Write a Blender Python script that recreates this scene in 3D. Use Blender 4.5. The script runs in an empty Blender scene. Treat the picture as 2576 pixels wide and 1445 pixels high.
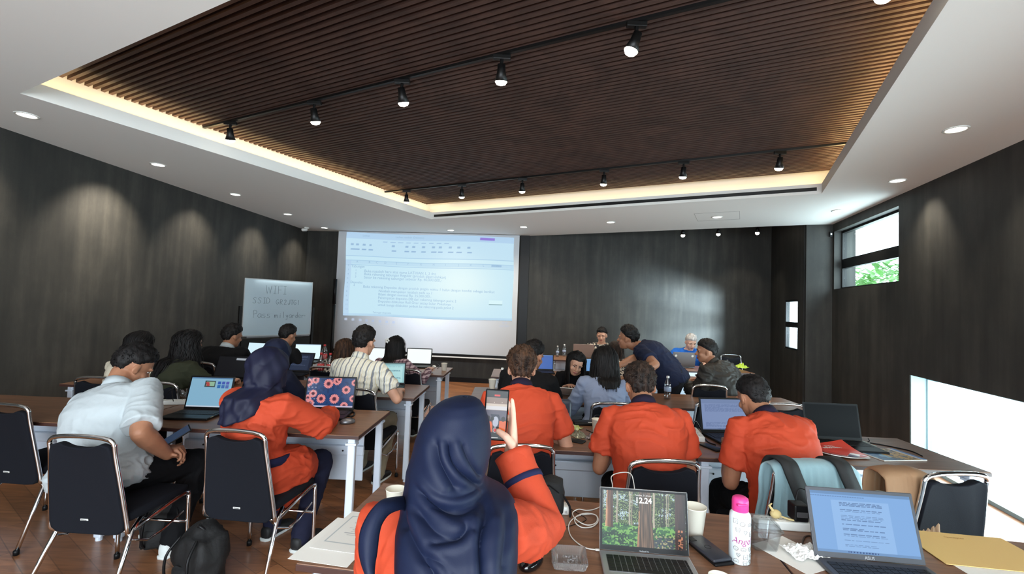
import bpy, bmesh, math, random
import numpy as np
from mathutils import Vector, Matrix, noise
random.seed(7)
S = bpy.context.scene
COL = S.collection
# ---------------------------------------------------------------- camera
FPX, CX, CY, CAMH = 1146.0, 1288.0, 722.5, 1.6
PT, RL = math.radians(2.4), math.radians(2.08)
cf = Vector((0, math.cos(PT), math.sin(PT)))
cu0 = Vector((0, -math.sin(PT), math.cos(PT)))
cr0 = Vector((1, 0, 0))
cup = cu0*math.cos(RL) - cr0*math.sin(RL)
crt = cr0*math.cos(RL) + cu0*math.sin(RL)
cam_d = bpy.data.cameras.new('camera'); cam = bpy.data.objects.new('camera', cam_d); COL.objects.link(cam)
cam_d.sensor_width = 36; cam_d.lens = 36*FPX/2576; cam_d.clip_start = .05
cam.matrix_world = Matrix(((crt.x, cup.x, -cf.x, 0), (crt.y, cup.y, -cf.y, 0), (crt.z, cup.z, -cf.z, CAMH), (0, 0, 0, 1)))
S.camera = cam
def ray(x, y): return cf + crt*((x-CX)/FPX) - cup*((y-CY)/FPX)
def at(x, y, Y): d = ray(x, y); return Vector((0, 0, CAMH)) + d*(Y/d.y)
def atz(x, y, z): d = ray(x, y); return Vector((0, 0, CAMH)) + d*((z-CAMH)/d.z)
# ---------------------------------------------------------------- world, daylight, exposure
S.view_settings.view_transform = 'Standard'; S.view_settings.look = 'None'
S.view_settings.gamma = 1; S.view_settings.use_curve_mapping = False
S.view_settings.exposure = 0.0
W = bpy.data.worlds.new('sky'); S.world = W; W.use_nodes = True
bg = W.node_tree.nodes['Background']; bg.inputs[0].default_value = (.80, .92, 1, 1); bg.inputs[1].default_value = 9.0
def area(name, loc, direction, sx, sy, power, col):
    l = bpy.data.lights.new(name, 'AREA'); l.shape = 'RECTANGLE'; l.size = sx; l.size_y = sy; l.energy = power; l.color = col
    o = bpy.data.objects.new(name, l); COL.objects.link(o); o.location = loc
    o.rotation_euler = Vector(direction).to_track_quat('-Z', 'Y').to_euler(); return o
area('daylight_rear_window', (-.9, -2.75, 1.75), (0.0, 1, .05), 5.4, 2.3, 150, (.92, .97, 1))
area('daylight_floor_window', (4.985-.268*5.1+.3, 7.08-.9634*5.1-.08, .5), (-.9634, .268, .25), 5.6, .95, 135, (.92, .98, 1))
area('daylight_high_window', (4.985-.268*.97+.42, 7.08-.9634*.97-.12, 2.5), (-.9634, .268, -.25), 1.7, .8, 32, (.85, .95, 1))
area('daylight_alcove_window', (4.642+.25*.68+1.5, 7.185+.968*.68-1.35, 1.45), (-1, .85, 0), .5, .5, 170, (.80, .90, 1)).data.spread = math.radians(50)
# ---------------------------------------------------------------- helpers
def setp(o, label=None, cat=None, group=None, kind=None):
    for k, v in (('label', label), ('category', cat), ('group', group), ('kind', kind)):
        if v: o[k] = v
    return o
def link(name, me, m=None, parent=None, smooth=False):
    o = bpy.data.objects.new(name, me); COL.objects.link(o)
    if m: me.materials.append(m)
    if parent: o.parent = parent
    if smooth: me.shade_smooth()
    return o
def obj(name, bm, m, parent=None, smooth=False, fix=True):
    if fix: bmesh.ops.recalc_face_normals(bm, faces=bm.faces)
    me = bpy.data.meshes.new(name); bm.to_mesh(me); bm.free()
    return link(name, me, m, parent, smooth)
def thing(name, label, cat, loc=(0, 0, 0), rz=0, group=None):
    o = bpy.data.objects.new(name, None); COL.objects.link(o); o.empty_display_size = .05
    o.location = loc; o.rotation_euler = (0, 0, math.radians(rz)); return setp(o, label, cat, group)
def copy_tree(o, parent=None):
    c = o.copy(); COL.objects.link(c); c.parent = parent
    for ch in list(o.children): copy_tree(ch, c)
    return c
BM = bmesh.new
def box(bm, c, s, rot=None, bev=0):
    r = bmesh.ops.create_cube(bm, size=1); vs = r['verts']
    for v in vs: v.co = Vector((v.co.x*s[0], v.co.y*s[1], v.co.z*s[2]))
    if bev:
        es = list({e for v in vs for e in v.link_edges})
        q = bmesh.ops.bevel(bm, geom=es, offset=bev, segments=2, affect='EDGES', profile=.5)
        vs = list({v for f in q['faces'] for v in f.verts} | {v for v in vs if v.is_valid})
    for v in vs:
        if rot is not None: v.co = rot @ v.co
        v.co += Vector(c)
    return vs
def boxr(bm, x0, x1, y0, y1, z0, z1, bev=0): return box(bm, ((x0+x1)/2, (y0+y1)/2, (z0+z1)/2), (x1-x0, y1-y0, z1-z0), None, bev)
def ringmesh(bm, rings, closed=True, cap=True):
    vr = [[bm.verts.new(p) for p in r] for r in rings]; n = len(vr[0])
    for a, b in zip(vr, vr[1:]):
        for i in range(n if closed else n-1):
            j = (i+1) % n; bm.faces.new((a[i], a[j], b[j], b[i]))
    if cap and closed:
        bm.faces.new(vr[0][::-1]); bm.faces.new(vr[-1])
    return vr
def tube(bm, pts, rad, n=10, loop=False, caps=True, flat=None):
    pts = [Vector(p) for p in pts]; k = len(pts)
    if not hasattr(rad, '__len__'): rad = [rad]*k
    if caps and not loop:   # rounded ends
        d0 = (pts[0]-pts[1]).normalized(); d1 = (pts[-1]-pts[-2]).normalized(); r0, r1 = rad[0], rad[-1]
        pts = [pts[0]+d0*r0*.95, pts[0]+d0*r0*.7] + pts + [pts[-1]+d1*r1*.7, pts[-1]+d1*r1*.95]
        rad = [r0*.3, r0*.72] + list(rad) + [r1*.72, r1*.3]; k += 4
    T = [((pts[(i+1) % k] if loop or i < k-1 else pts[i]) - (pts[i-1] if loop or i > 0 else pts[i])).normalized() for i in range(k)]
    u = T[0].orthogonal().normalized() if flat is None else (Vector(flat)-T[0]*T[0].dot(Vector(flat))).normalized()
    rings = []
    for i in range(k):
        u = (u - T[i]*u.dot(T[i])).normalized(); w = T[i].cross(u)
        rings.append([pts[i] + (u*math.cos(2*math.pi*j/n) + w*math.sin(2*math.pi*j/n))*rad[i] for j in range(n)])
    if loop: rings.append(rings[0]); vr = ringmesh(bm, rings, True, False); bmesh.ops.remove_doubles(bm, verts=bm.verts, dist=1e-6)
    else: ringmesh(bm, rings)
def ell(bm, c, r, rot=None, n=16):
    q = bmesh.ops.create_uvsphere(bm, u_segments=n, v_segments=max(6, n*3//4), radius=1)
    for v in q['verts']:
        p = Vector((v.co.x*r[0], v.co.y*r[1], v.co.z*r[2]))
        if rot is not None: p = rot @ p
        v.co = p + Vector(c)
def lathe(bm, prof, n=24, c=(0, 0, 0)):
    rings = [[Vector(c)+Vector((r*math.cos(2*math.pi*j/n), r*math.sin(2*math.pi*j/n), z)) for j in range(n)] for r, z in prof]
    ringmesh(bm, rings)
def prism(bm, poly, z0, z1):
    a = [bm.verts.new((x, y, z0)) for x, y in poly]; b = [bm.verts.new((x, y, z1)) for x, y in poly]
    bm.faces.new(a[::-1]); bm.faces.new(b)
    for i in range(len(poly)): j = (i+1) % len(poly); bm.faces.new((a[i], a[j], b[j], b[i]))
def bez(p, n=8):  # smooth curve through points
    p = [Vector(q) for q in p]; out = []
    for i in range(len(p)-1):
        a = p[max(i-1, 0)]; b = p[i]; c = p[i+1]; d = p[min(i+2, len(p)-1)]
        for k in range(n):
            t = k/n
            out.append(.5*((2*b)+(c-a)*t+(2*a-5*b+4*c-d)*t*t+(3*b-a-3*c+d)*t**3))
    out.append(p[-1]); return out
def arc(c, u, v, r, a0, a1, n=6):
    c, u, v = Vector(c), Vector(u), Vector(v)
    return [c + (u*math.cos(math.radians(a0+(a1-a0)*i/n)) + v*math.sin(math.radians(a0+(a1-a0)*i/n)))*r for i in range(n+1)]
def text(name, s, size, m, parent, mw, ext=.0005, align='LEFT', shear=0, offset=0):
    cu = bpy.data.curves.new('t', 'FONT'); cu.body = s; cu.size = size; cu.extrude = ext; cu.align_x = align; cu.shear = shear; cu.offset = offset
    cu.resolution_u = 3
    o = bpy.data.objects.new('t', cu); COL.objects.link(o); bpy.context.view_layer.update()
    me = bpy.data.meshes.new_from_object(o.evaluated_get(bpy.context.evaluated_depsgraph_get()))
    bpy.data.objects.remove(o); bpy.data.curves.remove(cu); me.materials.clear(); me.transform(mw)
    return link(name, me, m, parent)
# ---------------------------------------------------------------- materials
def srgb(r, g, b):
    f = lambda c: ((c/255+.055)/1.055)**2.4 if c > 10 else c/255/12.92
    return (f(r), f(g), f(b), 1)
MATS = {}
def mat(name, col, rough=.6, metal=0, spec=.5, bump=None, var=None, emit=None, trans=0, sheen=0, alpha=None, stretch=(1, 1, 1), coat=0):
    if name in MATS: return MATS[name]
    m = bpy.data.materials.new(name); m.use_nodes = True; nt = m.node_tree; b = nt.nodes['Principled BSDF']
    if len(col) == 3: col = (*col, 1)
    b.inputs['Base Color'].default_value = col; b.inputs['Roughness'].default_value = rough; b.inputs['Metallic'].default_value = metal
    b.inputs['Specular IOR Level'].default_value = spec; b.inputs['Transmission Weight'].default_value = trans
    b.inputs['Sheen Weight'].default_value = sheen; b.inputs['Coat Weight'].default_value = coat
    if emit: b.inputs['Emission Color'].default_value = (*emit[0][:3], 1); b.inputs['Emission Strength'].default_value = emit[1]
    if bump or var:
        tc = nt.nodes.new('ShaderNodeTexCoord'); mp = nt.nodes.new('ShaderNodeMapping'); mp.inputs['Scale'].default_value = stretch
        nt.links.new(tc.outputs['Object'], mp.inputs[0])
    if bump:
        n = nt.nodes.new('ShaderNodeTexNoise'); n.inputs['Scale'].default_value = bump[0]; n.inputs['Detail'].default_value = 4
        bp = nt.nodes.new('ShaderNodeBump'); bp.inputs['Strength'].default_value = bump[1]; bp.inputs['Distance'].default_value = bump[2] if len(bump) > 2 else .01
        nt.links.new(mp.outputs[0], n.inputs[0]); nt.links.new(n.outputs[0], bp.inputs['Height']); nt.links.new(bp.outputs[0], b.inputs['Normal'])
    if var:
        n = nt.nodes.new('ShaderNodeTexNoise'); n.inputs['Scale'].default_value = var[0]; n.inputs['Detail'].default_value = 6
        cr = nt.nodes.new('ShaderNodeValToRGB'); cr.color_ramp.elements[0].position = .3; cr.color_ramp.elements[1].position = .7
        cr.color_ramp.elements[0].color = var[1] if len(var[1]) == 4 else (*var[1], 1); cr.color_ramp.elements[1].color = col
        nt.links.new(mp.outputs[0], n.inputs[0]); nt.links.new(n.outputs[0], cr.inputs[0]); nt.links.new(cr.outputs[0], b.inputs['Base Color'])
    MATS[name] = m; return m
def nodes(name):
    m = bpy.data.materials.new(name); m.use_nodes = True; MATS[name] = m
    nt = m.node_tree; b = nt.nodes['Principled BSDF']; tc = nt.nodes.new('ShaderNodeTexCoord')
    def N(t, **kw):
        n = nt.nodes.new(t)
        for k, v in kw.items():
            if k.startswith('_'): setattr(n, k[1:], v)
            else: n.inputs[k.replace('__', ' ')].default_value = v
        return n
    def mapped(scale, rot=(0, 0, 0)):
        mp = N('ShaderNodeMapping'); mp.inputs['Scale'].default_value = scale; mp.inputs['Rotation'].default_value = rot; nt.links.new(tc.outputs['Object'], mp.inputs[0]); return mp.outputs[0]
    def ramp(src, *st):
        r = N('ShaderNodeValToRGB'); e = r.color_ramp.elements
        e[0].position, e[0].color = st[0]; e[1].position, e[1].color = st[-1]
        for p, c in st[1:-1]: q = e.new(p); q.color = c
        nt.links.new(src, r.inputs[0]); return r.outputs[0]
    return m, nt, b, N, mapped, ramp
def g(v, k=1): return (v, v, v, 1) if k == 1 else (v*k[0], v*k[1], v*k[2], 1)
# dark board-marked concrete
m, nt, b, N, mapped, ramp = nodes('dark_concrete')
n1 = N('ShaderNodeTexNoise', Scale=1.0, Detail=8, Roughness=.65); nt.links.new(mapped((5, 5, .45)), n1.inputs[0])
n2 = N('ShaderNodeTexNoise', Scale=1.0, Detail=10, Roughness=.7); nt.links.new(mapped((3, 3, 2.2)), n2.inputs[0])
n3 = N('ShaderNodeTexNoise', Scale=1.0, Detail=5); nt.links.new(mapped((9, 9, .8)), n3.inputs[0])
mx = N('ShaderNodeMath', _operation='ADD'); nt.links.new(n1.outputs[0], mx.inputs[0]); nt.links.new(n2.outputs[0], mx.inputs[1])
mx2 = N('ShaderNodeMath', _operation='ADD'); nt.links.new(mx.outputs[0], mx2.inputs[0]); nt.links.new(n3.outputs[0], mx2.inputs[1])
dv = N('ShaderNodeMath', _operation='DIVIDE'); dv.inputs[1].default_value = 3; nt.links.new(mx2.outputs[0], dv.inputs[0])
nt.links.new(ramp(dv.outputs[0], (.32, (.012, .0125, .0125, 1)), (.5, (.029, .0285, .026, 1)), (.70, (.060, .057, .050, 1))), b.inputs['Base Color'])
b.inputs['Roughness'].default_value = .62; b.inputs['Specular IOR Level'].default_value = .35
bp = N('ShaderNodeBump', Strength=.25, Distance=.01); nt.links.new(dv.outputs[0], bp.inputs['Height']); nt.links.new(bp.outputs[0], b.inputs['Normal'])
M_WALL = m
# parquet floor
m, nt, b, N, mapped, ramp = nodes('parquet')
br = N('ShaderNodeTexBrick', Scale=1.0, Mortar__Size=.003, Brick__Width=.9, Row__Height=.13); nt.links.new(mapped((1, 1, 1), (0, 0, .6)), br.inputs[0])
br.inputs['Color1'].default_value = srgb(168, 116, 80); br.inputs['Color2'].default_value = srgb(140, 95, 65); br.inputs['Mortar'].default_value = srgb(118, 80, 55)
n1 = N('ShaderNodeTexNoise', Scale=1.0, Detail=8, Distortion=1.2); nt.links.new(mapped((3, 24, 3), (0, 0, .6)), n1.inputs[0])
mi = N('ShaderNodeMixRGB', _blend_type='MULTIPLY', Fac=.75); nt.links.new(br.outputs[0], mi.inputs[1])
nt.links.new(ramp(n1.outputs[0], (.3, (.45, .42, .40, 1)), (.7, (1.2, 1.15, 1.1, 1))), mi.inputs[2]); nt.links.new(mi.outputs[0], b.inputs['Base Color'])
b.inputs['Roughness'].default_value = .3
M_FLOOR = m
# laminate table top
def wood(name, c1, c2, rough, sc=(3, 40, 10)):
    m, nt, b, N, mapped, ramp = nodes(name)
    n1 = N('ShaderNodeTexNoise', Scale=1.0, Detail=7, Distortion=.8, Roughness=.6); nt.links.new(mapped(sc), n1.inputs[0])
    nt.links.new(ramp(n1.outputs[0], (.32, c1), (.68, c2)), b.inputs['Base Color']); b.inputs['Roughness'].default_value = rough
    return m
M_TOP = wood('brown_laminate', srgb(104, 72, 54), srgb(142, 102, 76), .36)
M_SLAT = wood('slat_wood', srgb(50, 33, 28), srgb(74, 50, 42), .7, (4, 4, 30))
M_EDGE = mat('table_edge', srgb(62, 36, 30), .45)
M_BOARD = mat('ceiling_board_brown', srgb(26, 18, 16), .9)
M_CEIL = mat('white_paint', srgb(228, 227, 224), .9, bump=(60, .05, .002))
M_LEG = mat('pale_blue_steel', srgb(216, 226, 240), .35, metal=.15)
M_CHROME = mat('chrome', (.75, .75, .76), .12, metal=1)
M_BLACKP = mat('black_plastic', srgb(18, 18, 20), .4, spec=.22)
M_BLACKM = mat('black_metal', srgb(14, 14, 15), .45, metal=.3)
M_NAVYF = mat('navy_chair_fabric', srgb(19, 21, 28), .92, bump=(400, .3, .002), spec=.2)
M_WHITEP = mat('white_plastic', srgb(228, 228, 224), .35)
M_PAPER = mat('paper', srgb(236, 234, 228), .8)
M_GREY = mat('grey_metal', srgb(120, 120, 124), .35, metal=.7)
M_SILVER = mat('silver', srgb(176, 178, 180), .38, metal=.6)
def glassy(name, col=(1, 1, 1), refl=.08, rough=.03, tint=.97):
    m, nt, b, N, mapped, ramp = nodes(name); nt.nodes.remove(b); out = nt.nodes['Material Output']
    t = N('ShaderNodeBsdfTransparent'); t.inputs[0].default_value = (col[0]*tint, col[1]*tint, col[2]*tint, 1)
    gl = N('ShaderNodeBsdfGlossy', Roughness=rough); fr = N('ShaderNodeLayerWeight', Blend=.25); ad = N('ShaderNodeMath', _operation='MULTIPLY_ADD'); ad.inputs[1].default_value = .3; ad.inputs[2].default_value = refl-.03
    ad.use_clamp = True
    mxs = N('ShaderNodeMixShader'); nt.links.new(fr.outputs[1], ad.inputs[0]); nt.links.new(ad.outputs[0], mxs.inputs[0]); nt.links.new(t.outputs[0], mxs.inputs[1]); nt.links.new(gl.outputs[0], mxs.inputs[2]); nt.links.new(mxs.outputs[0], out.inputs[0]); return m
M_GLASS = glassy('window_glass', (.93, 1, 1), .05)
M_CLEAR = glassy('clear_plastic', (.95, .97, .98), .16, .06, .93)
M_WATERB = glassy('clear_bottle', (.88, .92, .95), .2, .05, .88)
def emis(name, col, s):
    return mat(name, (0, 0, 0), .5, emit=(col, s))
M_BULB = emis('lamp_glow', (1, .93, .82), 14)
M_LED = emis('led_strip', (1, .70, .32), 5)
_pm = {}
def picmat(emission, rough=.4):
    k = (emission, rough)
    if k in _pm: return _pm[k]
    m, nt, b, N, mapped, ramp = nodes('printed_%s_%s' % k); a = N('ShaderNodeVertexColor'); a.layer_name = 'Col'
    b.inputs['Roughness'].default_value = rough
    if emission: b.inputs['Specular IOR Level'].default_value = .2; nt.links.new(a.outputs[0], b.inputs['Emission Color']); b.inputs['Emission Strength'].default_value = emission; b.inputs['Base Color'].default_value = (.01, .01, .01, 1)
    else: nt.links.new(a.outputs[0], b.inputs['Base Color'])
    _pm[k] = m; return m
def picture(name, fn, w, h, nx, ny, parent, mw, emission=0, rough=.4, warp=None):
    """flat printed or lit picture; fn(u,v) arrays (v up) -> sRGB 0..1 array (...,3)"""
    U, V = np.meshgrid(np.linspace(0, 1, nx+1), np.linspace(0, 1, ny+1)); C = np.clip(fn(U, V), 0, 1)
    C = np.where(C > .04045, ((C+.055)/1.055)**2.4, C/12.92).reshape(-1, 3)
    X = (U-.5)*w; Y = (V-.5)*h; Z = U*0
    if warp: X, Y, Z = warp(U, V, X, Y, Z)
    P = np.stack([X, Y, Z], -1).reshape(-1, 3)
    i = (np.arange(ny)[:, None]*(nx+1)+np.arange(nx)[None, :]).ravel()
    F = np.stack([i, i+1, i+nx+2, i+nx+1], -1)
    me = bpy.data.meshes.new(name); me.from_pydata(P.tolist(), [], F.tolist()); ca = me.color_attributes.new('Col', 'FLOAT_COLOR', 'POINT')
    ca.data.foreach_set('color', np.concatenate([C, np.ones((len(C), 1))], 1).astype(np.float32).ravel()); me.transform(mw)
    return link(name, me, picmat(emission, rough), parent)
def rgb(*c): return np.array(c)/255.
def vnoise(U, V, su, sv, seed=0):
    r = np.random.RandomState(seed); G = r.rand(64, 64); x = U*su; y = V*sv
    xi = np.floor(x).astype(int); yi = np.floor(y).astype(int); fx = x-xi; fy = y-yi; fx = fx*fx*(3-2*fx); fy = fy*fy*(3-2*fy)
    a = G[yi % 64, xi % 64]; b_ = G[yi % 64, (xi+1) % 64]; c = G[(yi+1) % 64, xi % 64]; d = G[(yi+1) % 64, (xi+1) % 64]
    return (a*(1-fx)+b_*fx)*(1-fy)+(c*(1-fx)+d*fx)*fy
def put(C, mask, col, a=1.0):
    k = (mask*a)[..., None] if not isinstance(mask, float) else mask; return C*(1-k)+np.array(col)*k
# ================================================================ the room
CZ = 3.06
C0 = Vector((4.985, 7.08, 0)); SD = Vector((-.268, -.9634, 0)).normalized(); SN = Vector((SD.y*-1, SD.x, 0))  # along right wall (towards camera), outward
SN = Vector((.9634, -.268, 0))
P_FL = (-4.43, 9.75); P_FR = (5.12, 8.97)
def struct(o): o['kind'] = 'structure'; return o
bm = BM(); prism(bm, [(-5.2, -3.2), (2.4, -3.2), (6.6, 10.6), (-4.4, 10.6)], -.12, 0); struct(obj('floor', bm, M_FLOOR))
def wallbox(bm, a, d, n, s0, s1, t0, t1, z0, z1):
    poly = [a+d*s0+n*t0, a+d*s1+n*t0, a+d*s1+n*t1, a+d*s0+n*t1]; prism(bm, [(p.x, p.y) for p in poly], z0, z1)
# left wall
LW0 = Vector((-4.43, 9.75, 0)); LD = Vector((-4.714+4.43, 4.093-9.75, 0)).normalized(); LN = Vector((-1, .05, 0)).normalized()
bm = BM(); wallbox(bm, LW0, LD, LN, -.2, 13.2, 0, .2, 0, 3.5); struct(obj('wall_left', bm, M_WALL))
FD = (Vector((*P_FR, 0))-Vector((*P_FL, 0))).normalized(); FN = Vector((-FD.y, FD.x, 0))
bm = BM(); wallbox(bm, Vector((*P_FL, 0)), FD, FN, -.3, 9.9, 0, .2, 0, 3.6)
struct(obj('wall_front', bm, M_WALL))
bm = BM(); wallbox(bm, Vector((*P_FL, 0)), FD, FN, 0.02, 9.4, -.03, 0, 0, .09); struct(obj('baseboard_front', bm, M_BLACKP))
bm = BM(); wallbox(bm, Vector((*P_FL, 0)), FD, FN, 4.60, 4.78, -.05, 0, .09, 3.35); struct(obj('trim_1', bm, M_BLACKP))
# right wall with the two openings
bm = BM(); T = .24
for s0, s1, z0, z1 in [(0, 1.875, 0, 2.04), (0, 1.875, 2.935, 3.5), (0, .06, 2.04, 2.935), (1.875, 2.11, 0, 3.5), (2.11, 8.2, 1.0, 3.5), (8.2, 10.7, 0, 3.5)]:
    wallbox(bm, C0, SD, SN, s0, s1, 0, T, z0, z1)
struct(obj('wall_right', bm, M_WALL))
# jog and alcove side wall with the narrow window
J0 = Vector((4.642, 7.185, 0)); AD = (Vector((5.10, 8.95, 0))-J0).normalized(); AN = Vector((AD.y, -AD.x, 0))
bm = BM()
prism(bm, [(J0.x, J0.y), (C0.x, C0.y), (C0.x+.3, C0.y-.08), (C0.x+.34, C0.y+.04), (J0.x+.1, J0.y+.18)], 0, 3.5)
struct(obj('wall_corner', bm, M_WALL))
bm = BM()
for s0, s1, z0, z1 in [(0.1, .36, 0, 3.5), (1.0, 1.95, 0, 3.5), (.36, 1.0, 0, 1.03), (.36, 1.0, 1.88, 3.5)]:
    wallbox(bm, J0, AD, AN, s0, s1, 0, .08, z0, z1)
struct(obj('wall_alcove', bm, M_WALL))
def window(name, a, d, n, s0, s1, z0, z1, depth, fm, bars=(), posts=(), fw=.03):
    w = bpy.data.objects.new(name, None); COL.objects.link(w); struct(w)
    bm = BM()
    for q in [(s0, s1, z0, z0+fw), (s0, s1, z1-fw, z1), (s0, s0+fw, z0+fw, z1-fw), (s1-fw, s1, z0+fw, z1-fw)] + [(s0+fw, s1-fw, b0, b1) for b0, b1 in bars] + [(p, p+.05, z0+fw, z1-fw) for p in posts]:
        wallbox(bm, a, d, n, q[0], q[1], depth, depth+.06, q[2], q[3])
    obj('window_frame', bm, fm, w)
    zs = [z0+fw] + [v for b_ in bars for v in b_] + [z1-fw]
    for k in range(0, len(zs), 2):
        bm = BM(); wallbox(bm, a, d, n, s0+fw, s1-fw, depth+.027, depth+.033, zs[k], zs[k+1]); obj('pane', bm, M_GLASS, w)
    return w
M_BLF = mat('pale_frame', srgb(150, 180, 190), .5)
window('window_1', C0, SD, SN, .06, 1.875, 2.04, 2.935, .10, M_BLACKM, [(2.36, 2.50)])
window('window_2', C0, SD, SN, 2.11, 8.2, 0.0, 1.0, .14, M_BLF, (), (4.4, 6.3), .035)
window('window_3', J0, AD, AN, .36, 1.0, 1.03, 1.88, .01, M_BLACKM, [(1.41, 1.50)])
bm = BM(); wallbox(bm, C0, SD, SN, 2.105, 2.13, -.002, T, 0, 1.0); struct(obj('trim_6', bm, mat('pale_reveal', srgb(150, 176, 184), .6)))
# rear wall behind the viewer, with its wide window
bm = BM()
for x0, x1, z0, z1 in [(-5.3, -3.9, 0, 3.5), (-3.9, 2.0, 0, .35), (-3.9, 2.0, 2.95, 3.5), (2.0, 2.6, 0, 3.5)]: boxr(bm, x0, x1, -3.2, -3.0, z0, z1)
struct(obj('wall_back', bm, M_WALL))
# ceiling with the rectangular tray opening
Q = [Vector((-3.74, 3.357, 0)), Vector((-1.447, 7.88, 0)), Vector((3.637, 5.37, 0))]
E1 = (Q[1]-Q[0]).normalized(); L1 = (Q[1]-Q[0]).length; E2 = Vector((E1.y, -E1.x, 0)); L2 = 5.67
def tq(s, t, z=0): p = Q[0]+E1*s+E2*t; return Vector((p.x, p.y, z))   # s along depth, t across
outer = [(-4.43, 9.76), (.225, 9.40), (4.642, 7.185), (4.985, 7.08)] + [(C0.x+SD.x*10.7, C0.y+SD.y*10.7), (-5.12, -3.2)]
inner = [tq(0, 0), tq(L1, 0), tq(L1, L2), tq(0, L2)]
bm = BM()
for z in (CZ, CZ+.06):
    vo = [bm.verts.new((x, y, z)) for x, y in outer]; vi = [bm.verts.new((p.x, p.y, z)) for p in inner]
    es = [bm.edges.new((l[i], l[(i+1) % len(l)])) for l in (vo, vi) for i in range(len(l))]
    bmesh.ops.triangle_fill(bm, edges=es, use_beauty=True)
    if z == CZ: o0, i0 = vo, vi
for A, B in ((o0, vo), (i0, vi)):
    for i in range(len(A)): j = (i+1) % len(A); bm.faces.new((A[i], A[j], B[j], B[i]))
struct(obj('ceiling', bm, M_CEIL))
# fascia above the ceiling edge at the alcove and the alcove ceiling
bm = BM(); a = Vector((.225, 9.40, 0)); d = (J0-a).normalized(); wallbox(bm, a, d, Vector((-d.y, d.x, 0)), 0, (J0-a).length, 0, .03, CZ+.06, 3.44); struct(obj('trim_2', bm, M_BOARD))
bm = BM(); prism(bm, [(.2, 9.4), (4.642, 7.185), (5.4, 7.2), (5.6, 9.3), (.2, 9.6)], 3.42, 3.46)
for k in range(26):
    y = 7.3+k*.085; wallbox(bm, Vector((.3, y+1.7, 0)), d, Vector((-d.y, d.x, 0)), 0, 5.4, 0, .045, 3.37, 3.42)
struct(obj('ceiling_alcove', bm, M_SLAT))
# cove around the tray
bm = BM(); G = .17
def tbox(bm, s0, s1, t0, t1, z0, z1, bev=0):
    p = [tq(s0, t0), tq(s1, t0), tq(s1, t1), tq(s0, t1)]; prism(bm, [(v.x, v.y) for v in p], z0, z1)
for s0, s1, t0, t1 in [(-G-.02, -G, -G-.02, L2+G+.02), (L1+G, L1+G+.02, -G-.02, L2+G+.02), (-G, L1+G, -G-.02, -G), (-G, L1+G, L2+G, L2+G+.02)]: tbox(bm, s0, s1, t0, t1, CZ+.06, 3.46)
for s0, s1, t0, t1 in [(-.016, 0, -.016, L2+.016), (L1, L1+.016, -.016, L2+.016), (0, L1, -.016, 0), (0, L1, L2, L2+.016)]: tbox(bm, s0, s1, t0, t1, CZ+.06, CZ+.12)
struct(obj('trim_3', bm, M_CEIL))
bm = BM(); tbox(bm, -G, L1+G, -G, L2+G, 3.43, 3.46); struct(obj('ceiling_tray', bm, M_BOARD))
bm = BM()
for s0, s1, t0, t1 in [(-G, L1+G, -G, .22)]: tbox(bm, s0, s1, t0, t1, 3.424, 3.43)
struct(obj('trim_4', bm, M_CEIL))
bm = BM(); np_ = 92
for k in range(np_):
    s = .0 + (L1-.0)*(k+.5)/np_; tbox(bm, s-.0135, s+.0135, -G+.06, L2+G-.005, 3.325, 3.39)
struct(obj('trim_5', bm, M_SLAT))
bm = BM(); tbox(bm, L1-.012, L1-.001, .06, L2-.05, CZ+.035, CZ+.075); setp(obj('air_slot', bm, M_BLACKM), 'long black linear air slot in the far white edge of the wooden ceiling tray', 'air vent')
# LED strips in the cove (real strips, each with its own light)
for k, (s0, s1, t0, t1, pw) in enumerate([(.0, L1, -.10, -.08, 13), (0, L1, L2+.08, L2+.10, 20), (L1+.08, L1+.10, 0, L2, 7), (-.10, -.08, 0, L2, 10)]):
    bm = BM(); zl = CZ+[.062, .085, .080, .062][k]; tbox(bm, s0, s1, t0, t1, CZ+.060, zl+.012)
    nm = ['along the left edge', 'along the right edge', 'along the far edge', 'along the near edge'][k]
    o = setp(obj('led_strip', bm, M_LED), 'warm glowing light strip hidden in the tray cove '+nm, 'light strip', 'cove light strips')
    c = tq((s0+s1)/2, (t0+t1)/2, zl+.016); lg = (L1 if k < 2 else L2)-.05
    inw = [E2, -E2, -E1, E1][k]; l = area('strip_light', c, inw*.4+Vector((0, 0, 1)), .02, lg, pw, (1, .70, .33)); 
    z = -(inw*.4+Vector((0, 0, 1))).normalized(); yv = (E1 if k < 2 else E2).copy(); yv = (yv-z*yv.dot(z)).normalized(); xv = yv.cross(z)
    l.matrix_world = Matrix(((xv.x, yv.x, z.x, c.x), (xv.y, yv.y, z.y, c.y), (xv.z, yv.z, z.z, c.z), (0, 0, 0, 1)))
    l.parent = o
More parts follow.
